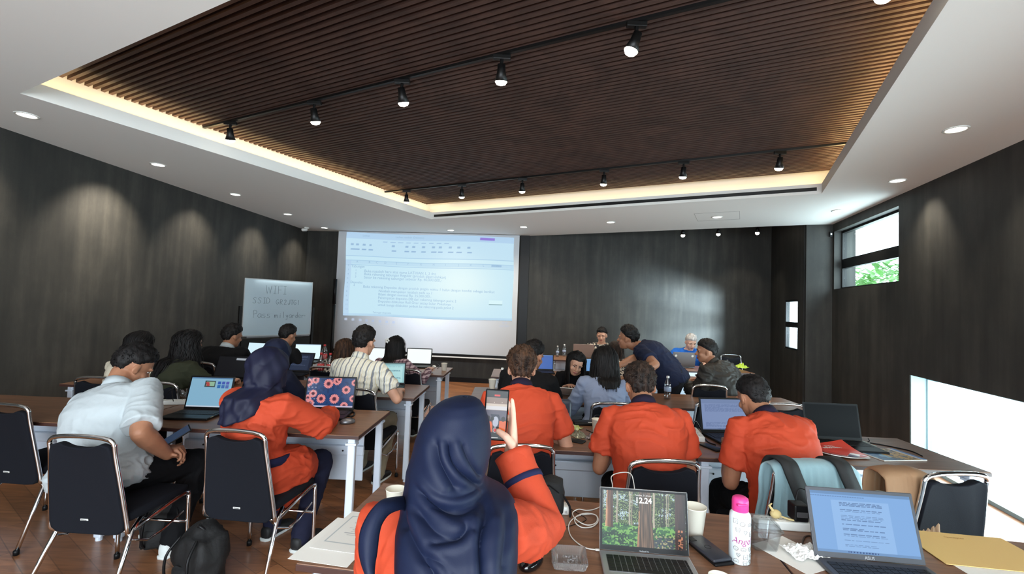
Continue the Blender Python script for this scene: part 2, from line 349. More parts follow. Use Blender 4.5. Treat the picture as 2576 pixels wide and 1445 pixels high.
# ---------------------------------------------------------------- lamps
def spot(name, loc, direction, power, size, blend, parent, col=(1, .88, .70), r=.03):
    l = bpy.data.lights.new(name, 'SPOT'); l.energy = power; l.spot_size = math.radians(size); l.spot_blend = blend; l.color = col; l.shadow_soft_size = r
    o = bpy.data.objects.new(name, l); COL.objects.link(o); o.location = loc; o.rotation_euler = Vector(direction).to_track_quat('-Z', 'Y').to_euler(); o.parent = parent; return o
DL = [(-4.133, 3.775, 'left', 'nearest downlight along the left wall'), (-4.062, 5.112, 'left', 'second downlight along the left wall'), (-4.017, 6.483, 'left', 'third downlight along the left wall'),
      (-3.951, 7.885, 'left', 'fourth downlight along the left wall, above the whiteboard'), (-3.867, 9.235, 'left', 'farthest downlight by the left front corner'),
      (-1.251, 8.957, 'f', 'recessed downlight in the white ceiling above the projection screen, left of two'), (.171, 8.299, 'f', 'recessed downlight near the right edge of the projection screen'),
      (1.604, 7.543, 'f', 'recessed downlight left of the ceiling hatch, over the alcove edge'), (3.061, 6.832, 'f', 'recessed downlight beside the square ceiling hatch outline'),
      (4.399, 6.142, 'right', 'recessed downlight beside the high window'), (3.989, 4.706, 'right', 'second downlight from the high window along the right wall'), (3.314, 3.389, 'right', 'nearest large downlight by the right wall')]
for x, y, side, lb in DL:
    t = thing('downlight', 'round white ' + lb, 'ceiling light', (x, y, CZ), 0, 'round recessed downlights in the white ceiling')
    bm = BM(); lathe(bm, [(.062, .0), (.078, -.001), (.080, -.006), (.064, -.009), (.062, -.004)], 28); obj('rim', bm, M_WHITEP, t, True)
    bm = BM(); lathe(bm, [(.001, -.0045), (.060, -.0045), (.060, -.001), (.001, -.001)], 28); obj('lamp_lens', bm, M_BULB, t)
    dx = {'left': -.55, 'f': 0, 'right': .45}[side]
    spot('lamp_light', (dx*.1, 0, -.02), (dx, 0 if side != 'f' else .1, -1), {'left': {3.775: 120, 5.112: 300, 6.483: 140, 7.885: 120, 9.235: 90}.get(y, 100), 'f': 135, 'right': 90}[side], {'left': 84, 'f': 135, 'right': 80}[side], 1.0, t, r=.06)
TL = [(-2.816, 4.399), (-1.779, 3.833), (-.922, 3.384), (-.14, 3.007), (.662, 2.59), (1.72, 2.06)], [(-1.658, 6.88), (-.789, 6.378), (.074, 5.967), (1.049, 5.447), (1.853, 5.012), (2.687, 4.577)]
TB = [[(578, 345), (783, 298), (1003, 248), (1262, 192), (1602, 113), (2092, 8)], [(1022, 500), (1157, 489), (1311, 472), (1519, 455), (1720, 435), (1963, 411)]]
for r in (0, 1):
    a = Vector((*TL[r][0], 0)); d = Vector((E2.x, E2.y, 0)); bm = BM()
    prism(bm, [(p.x, p.y) for p in (a-d*.45+E1*.012, a+d*5.6+E1*.012, a+d*5.6-E1*.012, a-d*.45-E1*.012)], 3.305, 3.325)
    setp(obj('lighting_track', bm, M_BLACKM), ['nearer', 'farther'][r]+' black lighting track under the wooden ceiling slats', 'lighting track')
    for k in range(6):
        q = (Vector(TL[r][k])-Vector((a.x, a.y))).dot(Vector((d.x, d.y))); x, y = a.x+d.x*q, a.y+d.y*q
        lb = 'black spotlight with glowing bulb, %s from the left on the %s track' % (['first', 'second', 'third', 'fourth', 'fifth', 'sixth'][k], ['nearer', 'farther'][r])
        t = thing('track_spotlight', lb, 'spotlight', (x, y, 3.305), 0, 'spotlights hanging from the slatted ceiling')
        hd = Vector([(-.1, .35, -1), (.1, .3, -1), (.15, .3, -1), (.0, .3, -1), (-.35, .1, -1), (-.3, .1, -1)][k]).normalized() if r == 0 else Vector((0, .25, -1)).normalized()
        bm = BM(); boxr(bm, -.06, .06, -.016, .016, -.03, 0, .003); obj('adapter', bm, M_BLACKM, t)
        bm = BM(); tube(bm, [(0, 0, -.03), (0, 0, -.085)], .012, 8); ell(bm, (0, 0, -.09), (.02, .02, .02), None, 10); obj('stem', bm, M_BLACKM, t, True)
        rt = hd.to_track_quat('Z', 'Y').to_matrix(); p0 = Vector((0, 0, -.09))
        bm = BM(); lathe(bm, [(.004, -.03), (.026, -.025), (.030, .03), (.046, .085), (.044, .085), (.028, .04), (.004, .03)], 20)
        for v in bm.verts: v.co = rt @ v.co + p0
        obj('shade', bm, M_BLACKM, t, True)
        bm = BM(); lathe(bm, [(.004, .035), (.026, .045), (.041, .088), (.030, .105), (.004, .112)], 20)
        for v in bm.verts: v.co = rt @ v.co + p0
        obj('bulb', bm, emis('spot_glow', (1, .90, .72), 20), t, True)
        spot('lamp_light', p0+hd*.15, hd, 30 if r == 0 else 50, 80, .6, t)
for k, (px, py) in enumerate([(1718, 593), (1807, 590), (1905, 587)]):
    p = at(px, py, 8.35); t = thing('track_spotlight', 'small glowing spotlight under the alcove ceiling, %s of three' % ['left', 'middle', 'right'][k], 'spotlight', (p.x, p.y, 3.37), 0, 'spotlights in the alcove')
    hz = p.z-3.37
    bm = BM(); tube(bm, [(0, 0, 0), (0, 0, hz+.05)], .012, 8); obj('stem', bm, M_BLACKM, t)
    bm = BM(); lathe(bm, [(.02, hz+.1), (.028, hz+.09), (.045, hz+.01), (.03, hz+.02)], 16); obj('shade', bm, M_BLACKM, t, True)
    bm = BM(); ell(bm, (0, 0, hz), (.035, .035, .03)); obj('bulb', bm, MATS['spot_glow'], t, True)
    spot('lamp_light', (0, 0, hz-.05), (0, .25, -1), 22, 80, .6, t)
# small sensor on the jog and camera in the far left corner
p = at(2088, 591, 7.12); t = thing('wall_sensor', 'tiny dark sensor box beside the high window', 'sensor', (p.x-.02, p.y-.04, p.z), -15)
bm = BM(); boxr(bm, -.02, .02, -.03, 0, -.04, .04, .006); obj('case', bm, M_BLACKP, t)
bm = BM(); boxr(bm, -.01, .01, -.034, -.03, -.012, .012); obj('face', bm, M_WHITEP, t)
p = at(771, 578, 9.3); t = thing('security_camera', 'small white ceiling camera in the far left corner', 'camera', (p.x, 9.3, CZ))
bm = BM(); lathe(bm, [(.05, 0), (.05, -.02), (.01, -.03)], 16); obj('base', bm, M_WHITEP, t, True)
bm = BM(); tube(bm, [(.0, -.01, -.05), (-.02, -.12, -.07)], .03, 12); obj('body', bm, M_WHITEP, t, True)
# hatch outline in ceiling
bm = BM(); c = Vector((3.05, 6.80, 0))
for a_, b_ in [((-.3, -.3), (.3, -.3)), ((.3, -.3), (.3, .3)), ((.3, .3), (-.3, .3)), ((-.3, .3), (-.3, -.3))]:
    p0 = c+E2*a_[0]+E1*a_[1]; p1 = c+E2*b_[0]+E1*b_[1]; tube(bm, [(p0.x, p0.y, CZ), (p1.x, p1.y, CZ)], .002, 6)
setp(obj('ceiling_hatch', bm, mat('hatch_line', srgb(120, 120, 120), .8)), 'faint square hatch outline in the white ceiling near the alcove', 'hatch')
# ---------------------------------------------------------------- projection screen
sc = thing('projection_screen', 'large white projection screen showing a spreadsheet on the front wall', 'projection screen', (0, 0, 0))
so = Vector((*P_FL, 0))-FN*.12; a0 = (Vector((-3.76, 0, 0))-so).dot(FD)
def sp(px, py):  # point of the screen plane seen in direction
    d = ray(px, py); k = (so-Vector((0, 0, CAMH))).dot(FN)/d.dot(FN); p = Vector((0, 0, CAMH))+d*k; return p
pTL, pTR, pBL, pBR = sp(852, 584), sp(1308, 594), sp(837, 879), sp(1296, 896)
sx0 = ((pTL-so).dot(FD)+(pBL-so).dot(FD))/2; sx1 = ((pTR-so).dot(FD)+(pBR-so).dot(FD))/2; sz = (pBL.z+pBR.z)/2
SM = Matrix(((FD.x, 0, -FN.x, so.x), (FD.y, 0, -FN.y, so.y), (0, 1, 0, 0), (0, 0, 0, 1)))   # local x along wall, y up, z towards the room
def sbox(bm, x0, x1, z0, z1, t0, t1):
    vs = boxr(bm, x0, x1, z0, z1, t0, t1)
    for v in vs: v.co = SM @ v.co
bm = BM(); sbox(bm, sx0, sx1, sz, 3.05, -.004, 0)
obj('canvas', bm, mat('screen_canvas', srgb(196, 200, 206), .9), sc)
bm = BM(); sbox(bm, sx0-.03, sx1+.03, sz-.05, sz, -.02, .01); obj('bottom_hem', bm, M_BLACKP, sc)
bm = BM(); sbox(bm, sx0-.03, sx1+.03, sz-.075, sz-.05, -.02, .012); obj('bottom_bar', bm, M_WHITEP, sc)
def sl(px, py): p = sp(px, py)-so; return Vector((p.dot(FD), p.z))
iTL, iTR, iBL, iBR = sl(873, 585), sl(1294, 598), sl(863, 794), sl(1288, 809)
def imgp(U, V): # V up
    U = U[..., None]; V = V[..., None]; f = lambda p: np.array(p)
    return (f(iBL)*(1-U)+f(iBR)*U)*(1-V)+(f(iTL)*(1-U)+f(iTR)*U)*V
def iwarp(U, V, X, Y, Z):
    q = imgp(U, V); return q[..., 0]-.008*np.sin(V*9), q[..., 1]-.035*np.sin(U*3.1416)*0+.010*np.sin(U*8+V*2), Z+.004
def iw(u, v):
    q = iwarp(np.array(u), np.array(v), 0, 0, 0); return float(q[0]), float(q[1])
def sheet(U, V):
    C = np.ones(U.shape+(3,))*rgb(203, 236, 250); C = put(C, np.exp(-((U-.68)/.22)**2-((V-.42)/.35)**2), rgb(236, 255, 255), .9)
    C = put(C, (V > .93), rgb(176, 208, 240), .75); C = put(C, (V > .71) & (V < .93), rgb(190, 222, 246), .4)
    C = put(C, (np.abs(V-.715) < .004) | (np.abs(V-.66) < .003) | (np.abs(V-.61) < .003), rgb(150, 190, 225), .6)
    C = put(C, (V > .62) & (V < .66), rgb(180, 214, 240), .5); C = put(C, (V < .03), rgb(180, 214, 240), .6)
    C = put(C, (U < .035) & (V < .66), rgb(184, 212, 242), .6)
    C = put(C, (np.abs(V-.21) < .028) & (np.abs(U-.905) < .04), rgb(90, 130, 140)); C = put(C, (np.abs(V-.21) < .022) & (np.abs(U-.905) < .0375), rgb(222, 250, 255))
    C = put(C, (np.abs(V-.965) < .014) & (np.abs(U-.845) < .045), rgb(150, 130, 220)); C = put(C, (np.abs(V-.645) < .014) & (np.abs(U-.90) < .03), rgb(150, 185, 220), .7)
    for k, u in enumerate([.03, .06, .10, .14, .28, .36, .40, .46, .52, .56, .62, .67, .73]):
        C = put(C, (np.abs(V-.855) < .013) & (np.abs(U-u-.01) < .009), rgb(130, 165, 205), .6); C = put(C, (np.abs(V-.795) < .007) & (np.abs(U-u-.012) < .014), rgb(120, 155, 200), .6)
    for k in range(9): C = put(C, (np.abs(V-.90) < .006) & (np.abs(U-.24-k*.046) < .014), rgb(120, 155, 205), .55)
    return C
picture('projected_image', sheet, 1, 1, 220, 130, sc, SM, .95, 1, iwarp)
M_PT = emis('projected_text', srgb(150, 184, 214), .95); M_PI = emis('projected_icons', (.75, .85, 1), .9)
def ptext(u, v, s, size, m=M_PT):
    x, y = iw(u, v); sl_ = math.atan2(iw(min(u+.2, 1), v)[1]-y, .2*3.8)*.6
    text('lettering', s, size, m, sc, SM @ Matrix.Translation((x, y, .007)) @ Matrix.Rotation(sl_, 4, 'Z'), .0003)
ptext(.035, .575, 'Tabungan', .075)
for v, n, s in [(.522, '1', 'Buka nasabah baru atas nama LATIHAN 1, 2 dst'), (.485, '2', 'Buka rekening tabungan Reguler (produk dipersilahkan)'), (.445, '3', 'Setor ke rekening tabungan sebesar Rp. 40.000.000,-')]:
    ptext(.06, v+.008, n, .06); ptext(.115, v, s, .078)
ptext(.035, .385, 'Deposito', .07)
ptext(.055, .35, '4', .06); ptext(.115, .335, 'Buka rekening Deposito dengan produk jangka waktu 1 bulan dengan kondisi sebagai berikut', .074)
for v, s in [(.29, 'Nasabah merupakan nasabah pada no 1'), (.25, 'Bilyet dengan nominal Rp. 25.000.000,-'), (.208, 'Penempatan deposito DB dari rekening tabungan point 2'), (.166, 'Deposito dilakukan Roll Over setiap bulan Pokoknya'), (.124, 'untuk bunga dilakukan pinbuk ke rekening pada point 2')]:
    ptext(.21, v, s, .072)
for k in range(11): ptext(.014, .59-k*.052, str(k+2), .05)
for k, c in enumerate('ABCDEFGHIJKLM'): ptext([.065, .14, .185, .235, .305, .375, .45, .525, .60, .675, .745, .82, .90][k], .635, c, .06)
ptext(.10, .955, 'Latihan', .055); ptext(.30, .955, 'Latihan nasabah (Deposito)', .055); ptext(.18, .035, 'Tabungan Deposito', .05)
bm = BM()
for k, px in enumerate([870, 888, 906, 922, 938, 956, 973, 990]):
    q = sl(px, 803+k*1.2); sbox(bm, q.x-.028, q.x+.028, q.y-.025, q.y+.025, .001, .003)
    if k > 1: sbox(bm, q.x-.05, q.x+.05, q.y-.06, q.y-.055, .001, .003)
obj('taskbar_icons', bm, emis('taskbar_glow', (.62, .72, .9), .75), sc)
q = sl(1262, 815); text('lettering', '12:24', .05, MATS['taskbar_glow'], sc, SM @ Matrix.Translation((q.x, q.y, .003)), .0003); text('lettering', '21/01/2025', .045, MATS['taskbar_glow'], sc, SM @ Matrix.Translation((q.x-.05, q.y-.06, .003)), .0003)
pl_ = area('projector_light', (so+FD*(sx0+sx1)*.5-FN*3.2+Vector((0, 0, 2.9))), FN*3.2+Vector((0, 0, -1.35)), .1, .1, 17, (.86, .92, 1)); pl_.data.spread = math.radians(56)
# black pole stand beside the screen
p = at(841, 760, 9.25); t = thing('pole_stand', 'tall thin black pole stand left of the projection screen', 'stand', (p.x, p.y, 0))
bm = BM(); tube(bm, [(0, 0, 0.02), (0, 0, 1.5)], .03, 12, caps=False); obj('pole', bm, M_BLACKM, t, True)
bm = BM(); tube(bm, [(0, 0, 1.51), (0, 0, 2.02)], .036, 12, caps=False); obj('sleeve', bm, M_BLACKP, t, True)
bm = BM(); lathe(bm, [(.2, 0), (.2, .015), (.03, .03)], 24); obj('base', bm, M_BLACKM, t)
# ---------------------------------------------------------------- whiteboard on its stand
wa = Vector((-4.17, 7.1, 0)); wb = Vector((-3.5, 8.0, 0)); wd = (wb-wa).normalized(); wn = Vector((wd.y, -wd.x, 0)); wl = (wb-wa).length
WM = Matrix(((wd.x, 0, wn.x, wa.x), (wd.y, 0, wn.y, wa.y), (0, 1, 0, 0), (0, 0, 0, 1)))
t = thing('whiteboard', 'wheeled whiteboard with the handwritten wifi password by the left wall', 'whiteboard', (0, 0, 0))
def wbx(bm, x0, x1, z0, z1, t0, t1, bev=0):
    n0 = set(bm.verts); boxr(bm, x0, x1, z0, z1, t0, t1, bev)
    for v in bm.verts:
        if v not in n0: v.co = WM @ v.co
bm = BM(); wbx(bm, .01, wl-.01, .99, 1.875, -.01, 0); obj('board', bm, mat('whiteboard_white', srgb(176, 194, 204), .12, coat=.3), t)
bm = BM()
for q in [(0, wl, .975, .99), (0, wl, 1.875, 1.89), (0, .012, .99, 1.875), (wl-.012, wl, .99, 1.875)]: wbx(bm, *q, -.015, .006)
obj('rim', bm, M_SILVER, t)
bm = BM(); wbx(bm, .05, wl-.05, .955, .975, -.01, .07); obj('tray', bm, M_GREY, t)
bm = BM()
for x in (-.035, wl+.035): wbx(bm, x-.018, x+.018, .05, 1.45, -.03, .01); wbx(bm, x-.02, x+.02, .04, .08, -.3, .3)
wbx(bm, 0, wl, .80, .93, -.03, 0); wbx(bm, 0, wl, .25, .29, -.03, 0); obj('stand', bm, M_BLACKM, t)
for x in (-.035, wl+.035):
    for y in (-.27, .27): bm = BM(); ell(bm, WM @ Vector((x, .028, y)), (.028, .028, .028)); obj('castor', bm, M_BLACKP, t, True)
M_INK = mat('faint_marker_ink', srgb(122, 136, 146), .6)
LET = {'W': [[(0, 1), (.25, 0), (.5, .8), (.75, 0), (1, 1)]], 'I': [[(.4, 1), (.4, 0)], [(.15, 1), (.65, 1)], [(.15, 0), (.65, 0)]], 'l': [[(.3, 1.1), (.3, 0)]], 'i': [[(.3, .5), (.3, 0)], [(.3, .7), (.31, .74)]],
       'F': [[(.1, 0), (.1, 1), (.8, 1.02)], [(.1, .5), (.6, .52)]], 'S': [[(.8, .9), (.4, 1), (.1, .75), (.6, .45), (.7, .15), (.3, 0), (0, .12)]], 'D': [[(.1, 0), (.1, 1), (.6, .9), (.8, .5), (.6, .1), (.1, 0)]],
       'P': [[(.1, 0), (.15, 1), (.7, .9), (.7, .6), (.15, .5)]], 'a': [[(.7, .5), (.3, .55), (.05, .25), (.3, 0), (.65, .2), (.7, .5), (.75, 0)]], 's': [[(.6, .5), (.2, .5), (.15, .3), (.6, .2), (.5, 0), (.05, .03)]],
       'm': [[(0, .5), (.05, 0), (.1, .4), (.3, .5), (.38, 0), (.45, .4), (.68, .5), (.75, 0)]], 'y': [[(.1, .5), (.3, .1), (.6, .5)], [(.6, .5), (.35, -.4), (.1, -.35)]], 'r': [[(.1, .5), (.15, 0)], [(.12, .3), (.4, .52), (.6, .45)]],
       'd': [[(.6, .4), (.3, .5), (.05, .2), (.3, 0), (.6, .2)], [(.65, 1), (.62, 0)]], 'e': [[(.1, .25), (.6, .3), (.5, .52), (.2, .5), (.08, .2), (.3, 0), (.65, .08)]], 'G': [[(.8, .9), (.4, 1), (.05, .5), (.4, 0), (.8, .2), (.8, .45), (.5, .45)]],
       'R': [[(.1, 0), (.12, 1), (.7, .9), (.6, .55), (.15, .5), (.75, 0)]], '2': [[(.1, .8), (.4, 1), (.7, .75), (.1, 0), (.8, .02)]], 'J': [[(.6, 1), (.6, .2), (.3, 0), (.1, .2)]], 'T': [[(0, 1), (.8, 1)], [(.4, 1), (.4, 0)]], '1': [[(.2, .8), (.4, 1), (.4, 0)]], '.': [[(.1, .5), (.14, .3)]]}
def hand(s, x, z, h, ink=M_INK):
    bm = BM()
    for c in s:
        for st in LET.get(c, []):
            pts = [WM @ Vector((x+p[0]*h*.7, z+p[1]*h, .0018)) for p in st]; tube(bm, bez(pts, 3) if len(pts) > 3 and c not in 'WF' else pts, .0032, 5)
        x += h*(.85 if c in 'WmDGRS2' else .62)
    obj('handwriting', bm, ink, t)
hand('WIFI', .33, 1.66, .13); hand('SSID', .14, 1.50, .09); hand('GR2JTG1', .50, 1.49, .078); hand('Pass', .15, 1.27, .115); hand('milyarder.', .49, 1.27, .088)
# small plant growth outside the high window
M_LEAF = mat('outdoor_leaf', srgb(120, 170, 96), .5)
pc = C0-SD*1.5+SN*1.2; t = thing('garden_tree', 'green leafy branches outside the lower pane of the high window', 'tree', (pc.x, pc.y, 0))
bm = BM(); tube(bm, [(0, 0, 0), (.05, 0, 1.0), (-.02, .05, 2.0)], [.05, .04, .02], 8); obj('trunk', bm, mat('bark', srgb(90, 74, 60), .9), t, True)
bm = BM(); rd = random.Random(3)
for k in range(420):
    w = rd.uniform(-1.3, 1.5); base = SD*w+SN*rd.uniform(-.25, .4)+Vector((0, 0, rd.uniform(1.9, 2.55+.12*math.sin(w*4)))); ang = rd.uniform(0, 6.28); el_ = rd.uniform(-.3, .9); L = rd.uniform(.2, .45)
    dd = Vector((math.cos(ang)*math.cos(el_), math.sin(ang)*math.cos(el_), math.sin(el_))); sd = dd.cross(Vector((0, 0, 1))).normalized()*L*.16
    ps = [base, base+dd*L*.35+sd, base+dd*L+Vector((0, 0, -L*.15)), base+dd*L*.35-sd]; vs = [bm.verts.new(p) for p in ps]; bm.faces.new(vs)
o = obj('foliage', bm, M_LEAF, t)
# ================================================================ furniture
TH = .75
def table(FL, FR, label, depth=.68, group='brown meeting tables with pale steel legs', edge=True):
    FL = Vector((*FL, 0)); FR = Vector((*FR, 0)); L = (FR-FL).length; ang = math.degrees(math.atan2(FR.y-FL.y, FR.x-FL.x))
    t = thing('meeting_table', label, 'table', FL, ang, group); L -= .004
    bm = BM(); boxr(bm, 0, L, 0, depth, TH-.022, TH, .002); obj('tabletop', bm, M_TOP, t)
    bm = BM(); boxr(bm, -.0015, L+.0015, -.0015, depth+.0015, TH-.024, TH-.0035, .001); obj('edge_band', bm, M_EDGE, t)
    for x in (.06, L-.06):
        bm = BM()
        for y in (.05, depth-.06): pass
        boxr(bm, x-.02, x+.02, .05, depth-.05, TH-.07, TH-.025, .004); obj('crossbar', bm, M_LEG, t)
        for y in (.06, depth-.06):
            bm = BM(); boxr(bm, x-.025, x+.025, y-.02, y+.02, .02, TH-.03, .008); boxr(bm, x-.035, x+.035, y-.03, y+.03, TH-.075, TH-.06, .003)
            lathe(bm, [(.02, 0), (.02, .02), (.012, .03)], 12, (x, y, 0)); obj('leg', bm, M_LEG, t)
    bm = BM(); y = depth-.16
    boxr(bm, .14, L-.14, y, y+.015, .27, .71, .004); boxr(bm, .13, L-.13, y-.035, y, .46, .53, .010); boxr(bm, .13, L-.13, y-.012, y, .68, .715, .004)
    obj('modesty_panel', bm, M_LEG, t)
    bm = BM()
    for x in (.28, L*.5, L-.28): tube(bm, [(x, y-.036, .495), (x, y-.030, .495)], .007, 8)
    o = obj('screw_hole', bm, M_BLACKP, t)
    return t
table((-.66, 1.50), (.925, 1.284), 'nearest table, left half, under the white papers and the phone-holding woman')
table((.93, 1.283), (2.56, 1.06), 'nearest table, right half, with the laptops, bottle and yellow envelope')
table((-2.53, 2.94), (-.925, 2.90), 'left table with the sunflower laptop at its right end')
table((-4.14, 2.98), (-2.535, 2.94), 'far left table behind the man in the white shirt')
table((-.47, 2.80), (1.125, 2.72), 'table in front of the two left orange-shirted men')
table((1.13, 2.72), (2.777, 2.636), 'right table with the red and the scenic magazines')
table((-2.44, 4.12), (-.83, 4.08), 'third-row left table beside the striped-shirt man')
table((-4.06, 4.16), (-2.445, 4.12), 'third-row table at the wall before the olive-jacket woman')
table((-.344, 4.08), (1.25, 4.085), 'third-row table before the woman in the grey blazer')
table((1.255, 4.085), (2.84, 4.09), 'third-row right table, empty behind the chairs by the wall')
table((-2.38, 5.50), (-.77, 5.44), 'front-row left table with paper cup at its right end')
table((-4.0, 5.55), (-2.385, 5.50), 'front-row far left table near the whiteboard')
table((-.213, 5.48), (1.39, 5.46), 'front-row table right of the aisle, mostly hidden')
table((1.395, 5.46), (2.99, 5.44), 'front-row right table beyond the black-jacket man')
table((1.98, 6.69), (3.585, 6.67), 'alcove table of the man in the blue polo')
table((.66, 7.50), (2.26, 7.48), 'alcove table of the man in the batik shirt')
def build_chair(name, label):
    t = thing(name, label, 'chair')
    # backrest: trapezoid padded panel, tilted back, with a dip below the chrome top
    def bk(x, z): return Vector((x, -.205-.16*(z-.40), z))
    out = []
    for z, w in ((.36, .12), (.365, .165), (.385, .19), (.42, .197)): out.append((w, z))
    out += [(.186, .55), (.172, .70), (.160, .80), (.150, .825), (.11, .838), (.085, .826), (.05, .817), (0, .814)]
    pr = out + [(-x, z) for x, z in out[-2::-1]]
    for sgn, nm in ((1, 'backrest'),):
        bm = BM(); rings = []
        for off, sc_ in ((-.016, .90), (-.019, .97), (-.012, 1.0), (.012, 1.0), (.022, .96), (.03, .85)):
            rings.append([bk(x*(1 if abs(sc_-1) < .01 else 1-(1-sc_)*.7), .60+(z-.60)*(1-(1-sc_)*.35))+Vector((0, off, 0)) for x, z in pr])
        ringmesh(bm, rings); obj(nm, bm, M_NAVYF, t, True)
    fp = [bk(.10, .35)+Vector((0, .10, 0)), bk(.17, .345)+Vector((0, .04, 0)), bk(.205, .375), bk(.203, .43), bk(.188, .60), bk(.172, .77)] + arc(bk(.135, .825), (1, 0, 0), (0, -.16, 1), .036, 5, 85, 5) + [bk(.10, .868), bk(0, .872)]
    fp = fp + [Vector((-p.x, p.y, p.z)) for p in fp[-2::-1]]
    bm = BM(); tube(bm, bez(fp, 3), .0115, 10, caps=False); obj('back_frame', bm, M_CHROME, t, True)
    bm = BM(); vs = boxr(bm, -.205, .205, -.19, .215, .415, .465, .02); obj('seat', bm, M_NAVYF, t, True)
    for s in (-1, 1):
        # rear leg goes back and out; front leg is the bent rail
        bm = BM(); tube(bm, [(s*.185, -.10, .405), (s*.20, -.17, .365), (s*.235, -.335, .02)], .0115, 10, caps=False); obj('leg', bm, M_CHROME, t, True)
        bm = BM(); tube(bm, bez([(s*.195, -.17, .36), (s*.21, -.05, .395), (s*.213, .14, .425), (s*.213, .185, .415), (s*.213, .20, .38), (s*.215, .205, .02)], 4), .0115, 10, caps=False); obj('leg', bm, M_CHROME, t, True)
        for y, x in ((-.337, .236), (.205, .215)):
            bm = BM(); lathe(bm, [(.015, 0), (.016, .025), (.012, .03)], 12, (s*x, y, 0)); obj('foot_cap', bm, M_BLACKP, t, True)
        bm = BM(); tube(bm, [(s*.226, .14, .33), (s*.238, -.02, .30), (s*.226, -.10, .29)], .006, 8); tube(bm, [(s*.226, -.10, .29), (s*.20, -.19, .33)], .006, 8); obj('link_hook', bm, M_CHROME, t, True)
    for q0, q1 in (((-.21, .19, .25), (.21, .19, .25)), ((-.20, -.17, .365), (.20, -.17, .365))): bm = BM(); tube(bm, [q0, q1], .008, 8, caps=False); obj('crossbar', bm, M_CHROME, t, True)
    bm = BM(); p = bk(0, .44); rt = Matrix.Rotation(-.16, 3, 'X').inverted(); box(bm, p+Vector((.0, -.021, 0)), (.042, .004, .011), rt, .002); q = obj('badge', bm, mat('badge_metal', srgb(210, 210, 208), .3), t)
    text('lettering', 'Chitose', .0095, mat('badge_ink', srgb(60, 60, 60), .5), q, Matrix.Translation(p+Vector((0, -.0245, -.003))) @ Matrix.Rotation(math.radians(90), 4, 'X'), .0002, 'CENTER')
    return t
chair0 = build_chair('banquet_chair', 'x'); used = [False]
def chair(px, py, yaw, label, z=.872, X=None):
    p = atz(px, py, z) if X is None else Vector(X); r = Matrix.Rotation(math.radians(yaw), 3, 'Z'); o = r @ Vector((0, -.280 if X is None else 0, 0))
    c = chair0 if not used[0] else copy_tree(chair0); used[0] = True
    c.location = (p.x-o.x, p.y-o.y, 0); c.rotation_euler = (0, 0, math.radians(yaw)); setp(c, label, 'chair', 'chrome framed chairs with dark fabric backs'); return c
chair(8, 1018, -4, 'dark chair cut off by the left edge of the photo')
chair(205, 1098, -3, 'dark chair holding the man in the white shirt')
chair(592, 1084, -6, 'dark chair holding the woman in the orange tunic with navy belt')
chair(1312, 1121, 4, 'dark chair behind the raised arm, holding the curly-haired man in orange')
chair(1673, 1160, 2, 'dark chair holding the middle orange-shirted man, behind the forest laptop')
chair(2036, 1178, 3, 'dark chair draped with a light blue jacket and backpack straps')
chair(2408, 1192, 6, 'dark empty chair at the right edge by the bright floor window')
chair(893, 979, -6, 'dark chair under the man in the striped shirt')
chair(392, 963, 0, 'chrome chair back under the woman in the olive jacket')
chair(240, 950, 0, 'dark chair back beside the wall, left of the white-shirted man head')
chair(1018, 930, 0, 'dark chair behind the woman in the plaid shirt')
chair(1786, 970, 0, 'dark chair behind the man in the black jacket', )
chair(1975, 1017, -3, 'dark chair with chrome top standing right of the right orange man head')
chair(1803, 1012, 4, 'dark chair with chrome top half hidden by the bluish laptop')
chair(1545, 1015, 0, 'dark chair under the woman in the grey blazer')
p = at(1855, 903, 7.9); chair(0, 0, 176, 'white topped chair in the alcove right of the blue polo man', X=(p.x, p.y, 0))
# padded grey-blue office chair back of the man in black
p = at(1345, 1000, 3.62); t = thing('leather_chair', 'smooth grey-blue padded chair back under the man in black', 'chair', (p.x+.06, p.y, 0), 0)
bm = BM(); box(bm, (0, 0, .66), (.46, .07, .46), Matrix.Rotation(.12, 3, 'X'), .03); obj('backrest', bm, mat('bluegrey_leather', srgb(52, 58, 72), .4), t, True)
bm = BM(); boxr(bm, -.23, .23, 0, .42, .40, .47, .03); obj('seat', bm, MATS['bluegrey_leather'], t, True)
for sx in (-.2, .2):
    for sy in (.03, .38): bm = BM(); tube(bm, [(sx, sy, .41), (sx, sy, .01)], .012, 8); obj('leg', bm, M_CHROME, t, True)
# ---------------------------------------------------------------- laptops
KEYM = mat('key_black', srgb(22, 22, 24), .5)
def doc_fn(seed, page=(.0, 1.0), bgc=(140, 185, 240), pg=(158, 200, 250), ink=(70, 95, 140), top=True):
    def f(U, V):
        C = np.ones(U.shape+(3,))*rgb(*bgc); m = (U > page[0]) & (U < page[1]) & (V < .86); C = put(C, m, rgb(*pg))
        r = random.Random(seed); v = .82
        while v > .1:
            u1 = page[0]+.08; 
            while u1 < page[1]-.1:
                w = r.uniform(.02, .07); C = put(C, (np.abs(V-v) < .006) & (U > u1) & (U < min(u1+w, page[1]-.06)), rgb(*ink), .55); u1 += w+.012
                if r.random() < .05: break
            v -= r.choice([.024, .024, .024, .07])
        if top:
            C = put(C, (V > .95), rgb(*bgc)*.85); C = put(C, (np.abs(V-.92) < .006) & ((U*40 % 1) < .7) & (U < .55), rgb(*ink), .4)
        C = put(C, (V < .045), rgb(*bgc)*.88)
        C = put(C, (np.abs(V-.022) < .012) & ((U*34 % 1) < .55) & (U > .3) & (U < .6), rgb(40, 60, 120), .7)
        return C
    return f
def lum_fn(c, c2=None):
    return lambda U, V: put(np.ones(U.shape+(3,))*rgb(*c), V > .93, rgb(*(c2 or c)), .8)
